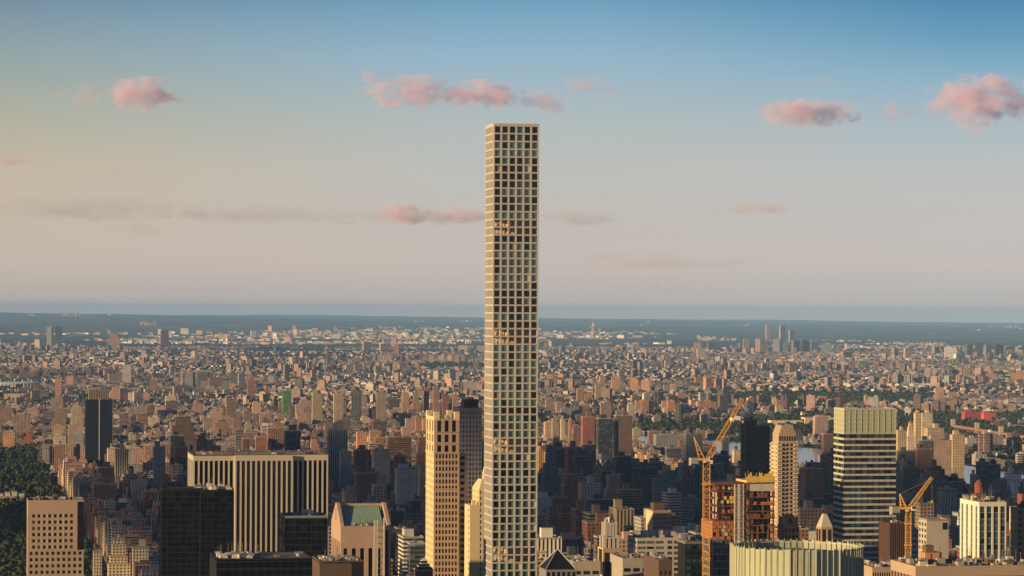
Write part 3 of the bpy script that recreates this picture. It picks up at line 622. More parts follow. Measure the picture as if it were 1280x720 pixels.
# ---- the slender tower
def slender():
    t = Hero('skyscraper', 'extremely slender square white concrete tower of gridded windows rising above the horizon', 'skyscraper', 605.8, 616.4, 673.2, 155, 1835)
    t.D = t.L
    fh = 9.77 / F * 1835; n = int(t.H / fh); z0 = t.H - .9 - n * fh; rec = .9; pw = 1.05
    openr = {12, 13, 26, 27, 40, 41, 54, 55, 68, 69, 82, 83}
    cw = t.L / 6
    greenrow = {r: rnd.random() for r in range(120)}
    for r in (2, 8, 11, 15, 16, 18, 22, 24): greenrow[r] = .9
    for r in (0, 1, 4, 5, 6, 7, 9, 10, 14, 21, 25): greenrow[r] = .1
    def pick(k, j):
        r = n - 1 - j; g = greenrow[r]
        if r == 5 and k == 0: return G_CURT
        if rnd.random() < .12: return G_DARK
        if rnd.random() < .07: return rnd.choice([G_BLUE, G_CURT, G_TEAL, G_PALE])  # stray panes in other tints, glints put into the glass colour
        if r < 14: return (G_GREEN if g > .6 else G_DARK) if rnd.random() < .85 else G_GREEN2
        if k >= 3: return G_GREEN if g > .18 else G_DARK
        return (G_GREEN if g > .33 else (G_DARK if g < .2 else G_GREEN2)) if rnd.random() < .8 else G_DARK
    def skip(k, j): return (n - 1 - j) in openr
    for f in 'SWEN':
        t.facade(f, -t.L / 2 if f in 'SN' else -t.D / 2 + rec, t.L / 2 if f in 'SN' else t.D / 2 - rec, z0, z0 + n * fh, 6, n, pw, .95, rec, CONC, [G_GREEN], pick=pick, skip=skip, edge=.75 if f in 'SN' else .5)
    # solid floors between the open ones, core and slabs in the open floors
    segs = []; zt = z0 + n * fh
    for a in (12, 26, 40, 54, 68, 82):
        segs.append((zt - a * fh, None)); segs.append((zt - (a + 2) * fh, 1))
    hi = zt; hx = t.L / 2 - rec - .01
    cm = mat('tower_interior', (.05, .05, .05), .9)
    for a in (12, 26, 40, 54, 68, 82):
        lo = zt - a * fh; t.w.box(-hx, hx, -hx, hx, lo - .3, hi, cm)
        hi = zt - (a + 2) * fh
    t.w.box(-hx, hx, -hx, hx, -2, hi, cm)
    warm = mat('machine_floor_core', (.55, .42, .28), .9)
    for a in (12, 26, 40, 54, 68):
        d = MB(); za, zb = zt - (a + 2) * fh, zt - a * fh
        d.box(-3.2, hx - 1.6, -8, hx - 1.6, za, zb - .3, warm); d.box(-hx + 3, -3.3, 4, hx - 1.6, za, zb - .3, warm)
        d.box(-hx + .3, hx - .3, -hx + .3, hx - .3, za + fh - .25, za + fh + .1, warm)
        for sx_ in (-8.5,):
            for sy_ in (-8.5,): d.box(sx_ - .5, sx_ + .5, sy_ - .5, sy_ + .5, za, zb - .3, warm)
        d.bar((-9, -9, za), (-1, -9, zb - .3), 1.0, CONC); d.bar((-9, -3, za), (-9, 6, zb - .4), 1.0, CONC)
        t.part('open_machine_floor', d)
    t.roof(t.H - .9 + .5, ROOFGREY, para=.9, t=.9, pm=CONC)
    t.finish()
slender()

def beige_square():
    t = Hero('office_tower', 'beige stone tower with square punched windows at the lower left corner beside the park', 'office tower', 30.5, 36, 106, 628, 1761, D=26)
    H = t.H; zt = t.z(644.5); zb = t.z(691); xa = t.x(98)
    def pick(k, j): return G_DARK
    ch = 7.8 / F * 1761; rows = 6
    # upper block, recessed dark corner on the right
    t.facade('S', -t.L / 2, xa, t.z(644) - rows * ch, t.z(644), 8, rows, 1.55, 1.75, .5, STONE, [G_DARK, G_DARK, G_BLUE], edge=2.6)
    t.w.box(-t.L / 2, xa, -t.D / 2, -t.D / 2 + .5, t.z(644), H, STONE)
    zl = t.z(644) - rows * ch
    t.w.box(-t.L / 2 + .5, xa, -t.D / 2 + .502, t.D / 2, -2, H - .6, STONE)
    t.w.box(xa + .002, t.L / 2, -t.D / 2 + 3, t.D / 2, -2, H - 1.5, DKBRICK)
    t.facade('S', -t.L / 2, t.L / 2 + .0, 20, zl - .02, 10, int((zl - 20) / ch), 1.5, 1.75, .5, STONE, [G_DARK, G_DARK, G_BROWN], edge=1.2)
    t.w.box(xa + .004, t.L / 2 - .004, -t.D / 2 + .504, -t.D / 2 + 2.9, -2, zl - .1, STONE)
    t.facade('W', -t.D / 2 + .5, t.D / 2, 20, t.z(650), 5, int((t.z(650) - 20) / ch), 2.6, 2.2, .5, STONE, [G_DARK])
    t.w.box(-t.L / 2, -t.L / 2 + .5, -t.D / 2 + .5, t.D / 2, t.z(650), H, STONE)
    b = MB()   # white marble panels between the middle windows
    cw = (xa + t.L / 2 - 5.2 + 1.55) / 8
    for k in range(2, 7):
        for j in range(rows):
            x = -t.L / 2 + 2.6 - .775 + k * cw; z = t.z(644) - (j + .5) * ch
            b = MB(); b.box(x - .5, x + .5, -t.D / 2 - .08, -t.D / 2, z - 1.0, z + 1.0, MARBLE); t.part('marble_panel', b)
    t.roof(H - .6, ROOFTAN, para=.6, pm=STONE); t.clutter(14, H - .6, hmax=2.2, smax=3); t.finish()
beige_square()

def black_faceted():
    t = Hero('office_tower', 'black glass tower with faceted front standing before the white striped slab', 'office tower', 197, 203, 293, 614, 1780, D=18)
    H = t.H; hx, hy = t.L / 2, t.D / 2; xm = t.x(251)
    t.w.box(-hx + .3, xm, -hy + .3, hy, -2, H - .5, BLACKM)
    t.w.box(xm + .002, hx, -hy - 4.0 + .3, hy, -2, H - .5, BLACKM)
    fh = 7.0 / F * 1780; rows = 34
    t.facade('S', -hx, xm, H - 1 - rows * fh, H - 1, 6, rows, .35, .5, .3, BRONZE, [G_BLACK, G_BLACK, G_DARK], back=.12)
    t.facade('S', xm, hx, H - 1 - rows * fh, H - 1, 5, rows, .3, .4, .3, BLACKM, [G_BLACK, G_BLACK, G_DARK], hy=hy + 4.0, back=.1)
    t.facade('W', -hy + .3, hy, H - 1 - rows * fh, H - 1, 8, rows, .3, .5, .3, BRONZE, [G_BLACK], back=.1)
    t.roof(H, ROOFGREY, para=.8, pm=BLACKM)
    t.clutter(22, H, hx * .45, 8, cx=hx * .45, cy=-6, mats=[ROOFPALE, ROOFPALE, ROOFGREY], hmax=3.5, smax=4)
    t.finish()
black_faceted()

def striped():
    t = Hero('office_tower', 'wide white marble office slab with dark vertical window stripes left of centre', 'office tower', 235, 242.5, 411, 571, 1947, D=48)
    H = t.H; hx, hy = t.L / 2, t.D / 2; zt = t.z(578); z0 = t.z(735)
    bays = [(t.x(242.5), t.x(294), 8, 0, G_BLACK), (t.x(294), t.x(366.5), 11, 3.0, G_BROWN), (t.x(366.5), t.x(411), 7, .4, G_BLACK)]  # middle bay gets brown glass in place of its angled reflection
    t.core(.9, H - .5, BLACKM)
    for a, b, n, o, g in bays:
        if o: t.w.box(a, b, -hy - o + .902, -hy + .9, z0, H - .3, MARBLE)
        t.facade('S', a + .004, b - .004, z0, zt, n, 1, 1.08, 0, .9, MARBLE, [g], hy=hy + o, edge=1.1 if o > 1 else .9)
        t.w.box(a + .004, b - .004, -hy - o, -hy - o + .9, zt, H, MARBLE)
        f = MB()
        for k in range(40): pass
    t.facade('W', -hy + .9, hy, z0, zt, 6, 1, 1.6, 0, .9, MARBLE, [G_BLACK])
    t.w.box(-hx, -hx + .9, -hy + .9, hy, zt, H, MARBLE)
    t.facade('E', -hy + .9, hy, z0, zt, 8, 1, 1.6, 0, .9, MARBLE, [G_BLACK])
    t.w.box(hx - .9, hx, -hy + .9, hy, zt, H, MARBLE)
    t.roof(H, ROOFTAN, para=.5, t=1.0, pm=DKBRICK)
    b = MB(); b.box(-hx * .7, hx * .75, -hy * .5, hy * .5, H, H + 1.2, ROOFGREY); t.part('rooftop_plant', b)
    t.clutter(16, H, hmax=1.6, smax=3)
    t.finish()
striped()

def dark_green():
    t = Hero('office_tower', 'short dark greenish glass block between the striped slab and the gabled tower', 'office tower', 353, 357, 411, 648, 1800, D=30)
    H = t.H; t.core(.3, H - .5, BLACKM); fh = 3.9; r = 20
    lit = glass('lit_look_green_glass', (.12, .15, .06), .3)  # paler tint makes two window rows look lit, no lamp behind
    t.facade('S', -t.L / 2, t.L / 2, H - 1 - r * fh, H - 1, 8, r, .25, .7, .3, BRONZE, [G_DARK], pick=lambda k, j: lit if (r - 1 - j) in (9, 11) and k < 4 else rnd.choice([G_BLACK, G_DARK, G_BLACK]))
    t.facade('W', -t.D / 2 + .3, t.D / 2, H - 1 - r * fh, H - 1, 5, r, .25, .7, .3, BRONZE, [G_BLACK, G_DARK])
    t.roof(H, ROOFGREY, para=.9, pm=STEEL)
    b = MB(); b.box(-1, 5, -8, 4, H, H + 3.5, ROOFPALE); b.box(1, 3, -10, -8.01, H, H + 2.4, STEEL); t.part('rooftop_plant', b)
    t.clutter(8, H, hmax=1.2, smax=3); t.finish()
dark_green()

def low_dark():
    t = Hero('office_tower', 'low black roofed block at the bottom edge below the striped slab', 'office tower', 268, 272, 392, 701, 1500, D=40)
    H = t.H; t.w.box(-t.L / 2, t.L / 2, -t.D / 2 + .0, t.D / 2, -2, H - 1, BLACKM)
    t.facade('S', -t.L / 2, t.L / 2, H - 45, H - 1, 12, 11, .3, 1.2, .3, BRONZE, [G_BLACK], hy=t.D / 2 + .3)
    t.roof(H, ROOFGREY, para=.4, pm=BLACKM)
    t.clutter(30, H, t.L * .18, 10, cx=-t.L * .28, cy=-6, mats=[ROOFPALE, ROOFPALE, STEEL], hmax=2.2, smax=3); t.clutter(8, H, hmax=1.5); t.finish()
    t = Hero('office_tower', 'brown box roof at the bottom edge in front of the gabled green roofed tower', 'office tower', 394, 401, 456, 703, 1450, D=30)
    H = t.H; t.w.box(-t.L / 2, t.L / 2, -t.D / 2, t.D / 2, -2, H - 1, mat('brown_panel', (.10, .062, .045), .8, var=.15, scale=.2))
    t.w.box(t.x(441), t.L / 2 + .1, -t.D / 2 - .3, -t.D / 2, H - 40, H - .8, BLACKM)
    t.roof(H, ROOFTAN, para=.3, pm=mat('brown_panel', (0, 0, 0))); t.clutter(30, H, mats=[ROOFPALE, ROOFTAN, STEEL], hmax=1.3, smax=3)
    t.facade('S', -t.L / 2, t.x(440), H - 60, H - 14, 4, 10, 2.0, 2.0, .3, DKBRICK, [G_DARK], hy=t.D / 2 + .3); t.finish()
low_dark()

def gabled():
    t = Hero('office_tower', 'pink granite tower with gable ends and a sloping green copper roof', 'office tower', 412, 427.3, 490, 659, 1700, D=44)
    H = t.H; hx, hy = t.L / 2, t.D / 2; zr = t.z(632.5, hy) ; rw = 2.0
    b = t.w
    # shaft: walls behind the facades
    z0 = t.z(735); zs = t.z(686.5)
    xs = t.x(481)
    b.box(-hx + 1, hx - .01, -hy + 1, hy, -2, H - .02, GRANITE)
    t.facade('S', -hx, xs, z0, zs, 5, 1, 2.4, 0, 1.0, GRANITE, [G_DARK, G_BLACK], edge=1.6)
    b.box(-hx, xs, -hy, -hy + 1, zs, H, GRANITE)
    t.facade('W', -hy + 1, hy, z0, t.z(679), 5, 1, 2.6, 0, 1.0, YSTONE_SUN if False else GRANITE, [G_CURT, G_BROWN])
    b.box(-hx, -hx + 1, -hy + 1, hy, t.z(679), H, GRANITE)
    # recessed dark corner bay and the sunlit return
    b.box(xs + .01, t.x(486.5), -hy + .2, -hy + .99, z0, H - 2, G_BLACK); b.box(t.x(486.6), hx, -hy + .4, -hy + .99, z0, H, GRANITE)
    # gables
    for x0, x1 in ((-hx, -hx + rw), (hx - rw, hx)):
        prof = [(-hy, H), (-hy + 1.5, H + 1.2), (-1.8, zr + 1.5), (1.8, zr + 1.5), (hy - 1.5, H + 1.2), (hy, H)]
        b.loft([[(x0, y, z) for y, z in prof], [(x1, y, z) for y, z in prof]], GRANITE)
    sl = MB(); sl.box(-hx - .06, -hx + .3, -1.0, 1.0, H + 2, zr - 1, G_BROWN); t.part('gable_slot', sl)
    r = MB()
    prof = [(-hy + 2.2, H + .1), (0, zr - .6), (0, zr - 1.4), (hy - 2.2, H - .4), (hy - 2.2, H - .8), (-hy + 2.2, H - .8)]
    r.loft([[(-hx + rw + .8, y, z) for y, z in prof], [(hx - rw - 2.2, y, z) for y, z in prof]], COPPER)
    for k in range(15):
        x = -hx + rw + 1.6 + k * (t.L - 2 * rw - 4) / 15
        r.bar((x, -hy + 2.2, H + .15), (x, 0, zr - .55), .12, COPPER)
    t.part('roof', r)
    g = MB(); g.box(-hx + rw, hx - rw, -hy + .2, -hy + 2.1, H - .2, H + .15, ROOFGREY); g.box(-hx + rw, -hx + rw + .78, -hy + 2.1, 0, H - .2, H + .3, ROOFGREY)
    g.box(-hx + rw, hx - rw, -.6, .6, zr - .5, zr + 1.0, GRANITE); t.part('gutter', g)
    t.clutter(10, H, hx * .35, .6, cx=-2, cy=-hy + 3.2, hmax=1.8, smax=1.6)
    h = MB()
    for px in (468.8, 472.0, 480.5):
        x = t.x(px); h.box(x - .45, x + .45, -hy - 3.2, -hy - 2.4, z0, t.z(651) if px < 475 else t.z(648), ROOFPALE)
    for j in range(18):
        z = t.z(656) - j * 3.6
        h.bar((t.x(469), -hy - 2.8, z), (t.x(472), -hy - 2.8, z - 1.5), .3, ROOFPALE); h.box(t.x(473), t.x(480), -hy - 3.0, -hy - 2.6, z, z + .25, STEEL)
        h.bar((t.x(470), -hy - 2.6, z), (t.x(470), -hy, z), .3, STEEL)
    t.part('hoist_mast', h)
    t.finish()
gabled()

def beige_setback():
    t = Hero('hotel_tower', 'tall beige stone setback tower with a sunlit left edge left of the slender tower', 'tower', 538, 543.3, 575, 519, 1950, D=34)
    H = t.H; hx, hy = t.L / 2, t.D / 2; fh = 4.1; zc = t.z(567)
    t.w.box(-hx + .6, hx - .6, -hy + .6, hy - .6, -2, H - 3.5, STONE)
    r = int((zc - 20) / fh)
    t.facade('S', -hx, hx, zc - r * fh, zc, 7, r, .75, 1.55, .6, STONE, [G_DARK, G_DARK, G_BLUE, G_BROWN], edge=1.2, wf=lambda k, j: 1.0 if k % 2 else .6)
    t.facade('W', -hy + .6, hy, zc - r * fh, zc, 6, r, 3.3, 1.9, .6, YSTONE_SUN, [G_CURT, G_DARK])  # west wall in yellower stone, sunlight put into the colour
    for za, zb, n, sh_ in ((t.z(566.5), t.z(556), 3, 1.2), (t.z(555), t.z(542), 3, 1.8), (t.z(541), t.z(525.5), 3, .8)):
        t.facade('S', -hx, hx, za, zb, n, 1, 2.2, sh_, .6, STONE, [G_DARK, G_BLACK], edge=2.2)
        t.facade('W', -hy + .6, hy, za, zb, 3, 1, 5.5, sh_, .6, YSTONE_SUN, [G_BROWN])
    e = MB()
    for x0, x1 in ((-hx, -hx + 3.6), (hx - 3.2, hx)):
        e.box(x0, x1, -hy, -hy + 4, t.z(525.4), H + 2, YSTONE_SUN); e.box(x0, x1, hy - 4, hy, t.z(525.4), H + 2, YSTONE_SUN)
    e.box(-hx + 3.61, hx - 3.21, -hy + .2, -hy + 1.2, t.z(525.4), H - 2.2, STONE)
    e.box(-hx + .1, -hx + 1.2, -hy + 4.01, hy - 4.01, t.z(525.4), H - 1.2, YSTONE_SUN)
    t.part('crown', e)
    c = MB()
    for z in (zc, t.z(612)): c.box(-hx - .5, hx + .5, -hy - .5, -hy - .02, z - .3, z + .5, STONE); c.box(-hx - .5, -hx - .02, -hy, hy, z - .3, z + .5, YSTONE_SUN)
    t.part('cornice', c)
    # lower right wing
    wx = 4.9; zw = t.z(568)
    w_ = MB(); w_.box(hx, hx + wx, -hy + 1.6, hy - 2, -2, zw, STONE)
    for j in range(34):
        z = zw - 2.6 - j * fh
        w_.box(hx + 1.0, hx + wx - 1.2, -hy + 1.5, -hy + 1.6, z - 1.1, z + 1.1, G_DARK)
    t.part('wing', w_)
    t.clutter(5, H - 3.5, 4, 6, hmax=3); t.finish()
    # grey tower in shade behind
    t = Hero('residential_tower', 'shaded grey purple tower with a dark roof box right behind the beige setback tower', 'tower', 571, 574, 603, 512, 2500, D=30)
    H = t.H; t.core(.5, H - .5, STEEL); fh = 3.9; r = int((H - 30) / fh)
    gm = mat('grey_violet_brick', (.20, .18, .19), .9, var=.15)
    t.facade('S', -t.L / 2, t.L / 2, H - 1 - r * fh, H - 1, 7, r, 1.2, 1.6, .5, gm, [G_DARK, G_BLUE]); t.facade('W', -t.D / 2 + .5, t.D / 2, H - 1 - r * fh, H - 1, 7, r, 1.3, 1.6, .5, gm, [G_DARK, G_BLUE])
    t.roof(H, ROOFGREY, pm=gm)
    b = MB(); b.box(-4, 8, -8, 8, H, H + 8, BLACKM); b.box(-1, 5, -5, 5, H + 8, H + 10, STEEL); t.part('roof_bulkhead', b); t.finish()
beige_setback()

def yellow_spire():
    t = Hero('residential_tower', 'bright yellow sunlit stone tower with pyramid top peeking out left of the slender tower base', 'tower', 591.5, 600, 622, 612, 1930, D=26)
    H = t.H; hx, hy = t.L / 2, t.D / 2
    t.core(.5, H, YSTONE_SUN); fh = 3.8; r = int((H - 40) / fh)
    t.facade('S', -hx, hx, H - r * fh, H, 5, r, 1.3, 1.6, .5, YSTONE_SUN, [G_DARK, G_CURT]); t.facade('W', -hy + .5, hy, H - r * fh, H, 6, r, 2.4, 2.0, .5, YSTONE_SUN, [G_BROWN, G_CURT])
    p = MB()
    def ring(k, z): return [(-hx * k, -hy * k, z), (hx * k, -hy * k, z), (hx * k, hy * k, z), (-hx * k, hy * k, z)]
    p.loft([ring(1.0, H), ring(.72, H + 3.5), ring(.5, H + 6)], YSTONE_SUN); p.loft([ring(.2, H + 6), ring(.18, H + 10), ring(.05, H + 14)], YSTONE_SUN); t.part('pyramid_roof', p)
    s_ = MB(); s_.box(-hx - 6, -hx - .02, -hy, hy - 6, -2, t.z(632), YSTONE_SUN); s_.box(-hx - 4.2, -hx - 1.5, -hy + 2, -hy + 5, t.z(632), t.z(626), YSTONE_SUN)
    for j in range(26): s_.box(-hx - 6.08, -hx - 6, -hy + 4, -hy + 6, t.z(640) - j * fh, t.z(640) - j * fh + 1.8, G_BROWN)
    t.part('wing', s_); t.finish()
yellow_spire()

def banded():
    t = Hero('office_tower', 'tall glass tower with white horizontal bands and pale green crown right of the cranes', 'office tower', 1043, 1056, 1121, 509, 2100)
    H = t.H; hx, hy = t.L / 2, t.D / 2; zc = t.z(539.5); fh = 7.45 / F * 2100
    W_ = mat('white_spandrel', (.46, .44, .36), .5, var=.12, scale=.3)
    t.core(.5, H - .5, BLACKM)
    r = int((zc - 40) / fh)
    pk = lambda k, j: rnd.choice([G_DARK, G_BROWN, G_BROWN, G_BLUE, G_BLUE, G_GREEN2])
    t.facade('S', -hx, hx, zc - r * fh, zc, 9, r, .22, 1.45, .5, BRONZE, [G_DARK], pick=pk, span=W_, back=-.15)
    t.facade('W', -hy + .5, hy, zc - r * fh, zc, 6, r, .22, 1.6, .5, BRONZE, [G_DARK], pick=lambda k, j: rnd.choice([G_GREEN, G_DARK]), span=W_, back=-.15)
    t.facade('S', -hx, hx, zc + .01, H, 9, 5, .15, .5, .5, W_, [G_PALE], span=W_, back=-.05); t.facade('W', -hy + .5, hy, zc + .01, H, 6, 5, .15, .5, .5, W_, [G_PALE], span=W_, back=-.05)
    t.facade('E', -hy + .5, hy, zc - r * fh, zc, 6, r, .22, 1.45, .5, BRONZE, [G_DARK], span=W_)
    t.roof(H - .5, ROOFGREY, para=.8, pm=W_); t.finish(limit=100)
    m = MB()
    x, y = t.x(1061), 6
    for dx, dy in ((-.8, -.8), (.8, -.8), (.8, .8), (-.8, .8)): m.bar((x + dx, y + dy, H), (x + dx * .7, y + dy * .7, H + 24), .25, DKBRICK)
    for k in range(14):
        z = H + k * 1.75; sg = 1 if k % 2 else -1
        m.bar((x - .8 * sg, y - .8, z), (x + .8 * sg, y - .8, z + 1.75), .18, DKBRICK); m.bar((x - .8, y + .8 * sg, z), (x - .8, y - .8 * sg, z + 1.75), .18, DKBRICK)
    m.bar((x, y, H + 24), (x, y, H + 30), .2, DKBRICK)
    t.part('antenna_mast', m)
banded()

def crown():
    Y = 1052; x0, _ = XZ(915, 0, Y + 24); x1, _ = XZ(1079, 0, Y + 24); R = (x1 - x0) / 2; cx = (x0 + x1) / 2; cy = Y + R
    H = EYE - (687 - HY) / F * Y
    o = thing('office_tower', 'round pale glass crown with vertical fins at the bottom right in front of construction', 'office tower', (cx, cy, 0), 0)
    HR.append((916, 1078, 676, Y)); OCC.append((cx, cy, R + 8))
    G_CR = glass('crown_glass', (.34, .37, .25), .25, .5, .12, .3); FIN = mat('crown_fin', (.50, .48, .38), .5, var=.08)
    n = 16; pts = []
    for k in range(n):   # octagon with rounded sides
        a = 2 * math.pi * (k + .5) / n; rr = R * (1.0 if k % 2 else .985); pts.append((math.cos(a) * rr / math.cos(math.pi / n) * .985, math.sin(a) * rr))
    gp = MB(); gf = MB(); rf = MB()
    gp_list = []
    cnt = 0
    for k in range(n):
        a, b = Vector((*pts[k], 0)), Vector((*pts[(k + 1) % n], 0)); L = (b - a).length; d = (b - a).normalized(); nn = Vector((d.y, -d.x, 0)); m = 4
        for j in range(m):
            p = a + d * (L * j / m); q = a + d * (L * (j + 1) / m)
            z1 = H + (.25 if j % 2 else 0)
            g = MB(); ins = nn * -.35
            for (za, zb) in ((H - 16, z1), (H - 33, H - 16.3)):
                v = [tuple(p + d * .3 + Vector((0, 0, za))), tuple(q - d * .3 + Vector((0, 0, za))), tuple(q - d * .3 + Vector((0, 0, zb))), tuple(p + d * .3 + Vector((0, 0, zb))),
                     tuple(p + ins + d * .3 + Vector((0, 0, za))), tuple(q + ins - d * .3 + Vector((0, 0, za))), tuple(q + ins - d * .3 + Vector((0, 0, zb))), tuple(p + ins + d * .3 + Vector((0, 0, zb)))]
                g.add(v, [(0, 1, 2, 3), (5, 4, 7, 6), (0, 4, 5, 1), (3, 2, 6, 7), (0, 3, 7, 4), (1, 5, 6, 2)], G_CR)
            g.build('glass_panel', o)
            gf.bar(p + nn * .2 + Vector((0, 0, H - 34)), p + nn * .2 + Vector((0, 0, H + .75)), .26 if j else .5, FIN)
            for z in (H - .4, H - 5.5, H - 11, H - 16.2): gf.bar(p + ins * 1.6 + Vector((0, 0, z)), q + ins * 1.6 + Vector((0, 0, z)), .22, FIN)
    gf.build('fin', o)
    rf.prism([(x * .983, y * .983) for x, y in pts], H - 33, H - 4.6, mat('crown_backing', (.05, .06, .04), .5))
    rf.prism([(x * .962, y * .962) for x, y in pts], -2, H - 4.5, SLABM); rf.prism([(x * .6, y * .6) for x, y in pts], H - 4.5, H - 2, ROOFGREY)
    for k in range(20):
        a = rnd.random() * 6.28; r_ = rnd.uniform(.2, .85) * R; x, y = math.cos(a) * r_, math.sin(a) * r_; s_ = rnd.uniform(.6, 2)
        rf.box(x - s_, x + s_, y - s_, y + s_, H - 4.5, H - 4.5 + rnd.uniform(1, 3.4), rnd.choice([ROOFPALE, STEEL]))
    rf.build('roof', o)
crown()

def balcony_tower():
    t = Hero('residential_tower', 'slim beige tower with corner balconies and a narrow gabled top behind construction', 'tower', 965, 973, 998, 552, 2500, D=22)
    H = t.H; hx, hy = t.L / 2, t.D / 2; t.core(.7, H, STONE); fh = 3.4; r = int((H - 40) / fh)
    t.facade('S', -hx, hx, H - r * fh, H, 5, r, 1.1, 1.2, .7, STONE, [G_DARK, G_BROWN]); t.facade('W', -hy + .7, hy, H - r * fh, H, 5, r, 1.5, 1.2, .7, YSTONE_SUN, [G_DARK, G_CURT])  # west side takes the sunlit copy of the beige stone
    b = MB()
    for j in range(r):
        z = H - 2 - j * fh
        for x in (-hx + .0, hx - 3.4): b.box(x, x + 3.4, -hy - 1.4, -hy - .01, z - .2, z + .9, YSTONE_SUN)
        b.box(-hx - 1.4, -hx - .01, -hy + 1, -hy + 4.5, z - .2, z + .9, YSTONE_SUN); b.box(-hx - 1.4, -hx - .01, hy - 5, hy - 1.5, z - .2, z + .9, YSTONE_SUN)
    t.part('balconies', b).name = 'balcony_stack'
    u = MB(); k = .86; u.box(-hx * k, hx * k, -hy * k, hy * k, H, H + 7, STONE)
    for i in range(7):
        x = -hx * k + (i + .5) * t.L * k / 7; u.box(x - .7, x + .7, -hy * k - .08, -hy * k, H + 1.5, H + 5.5, G_BROWN)
    prof = [(-hx * k, H + 7), (-hx * .55, H + 14.5), (hx * .55, H + 14.5), (hx * k, H + 7)]
    u.loft([[(x, -hy * k, z) for x, z in prof], [(x, hy * k, z) for x, z in prof]], STONE)
    for i in range(9):
        x = -hx * .6 + i * hx * 1.2 / 8; u.bar((x, -hy * k - .1, H + 7.5), (x * .8, -hy * k - .1, H + 13), .25, YSTONE_SUN)
    t.part('gabled_top', u); t.finish()
    t = Hero('residential_tower', 'small ornate orange stone tower top with dark arched openings above the glass crown', 'tower', 976, 981, 1000, 655, 1800, D=14)
    H = t.H; t.w.box(-t.L / 2, t.L / 2, -t.D / 2, t.D / 2, -2, H, ORBRICK)
    b = MB(); b.box(-4.5, 4.5, -5, 5, H, H + 4.5, ORBRICK); b.box(-2.6, 2.6, -3, 3, H + 4.5, H + 6, ORBRICK); b.box(-.9, .9, -5.1, -5, H + .8, H + 3.8, G_BLACK)
    for x in (-4.3, 4.3): b.cyl(x, -5, .5, H, H + 5.5, YSTONE_SUN, 8)
    t.part('belvedere', b)
    t.facade('S', -t.L / 2, t.L / 2, H - 45, H - 1, 4, 11, 1.1, 1.6, .4, ORBRICK, [G_DARK], hy=t.D / 2 + .4); t.finish()
    t = Hero('office_building', 'tan tower with a white pyramid roof beside the banded glass tower foot', 'tower', 1024, 1028, 1042, 657, 1900, D=11)
    H = t.H; hx, hy = t.L / 2, t.D / 2; t.w.box(-hx, hx, -hy, hy, -2, H, STONE)
    p = MB(); p.loft([[(-hx, -hy, H), (hx, -hy, H), (hx, hy, H), (-hx, hy, H)], [(-hx * .3, -hy * .3, H + 8), (hx * .3, -hy * .3, H + 8), (hx * .3, hy * .3, H + 8), (-hx * .3, hy * .3, H + 8)]], MARBLE); t.part('pyramid_roof', p)
    t.facade('S', -hx, hx, H - 30, H - .5, 2, 3, 1.2, 2, .3, STONE, [G_DARK], hy=hy + .3); t.facade('W', -hy, hy, H - 30, H - .5, 2, 3, 1.2, 2, .3, STONE, [G_DARK], hx=hx + .3); t.finish()
balcony_tower()

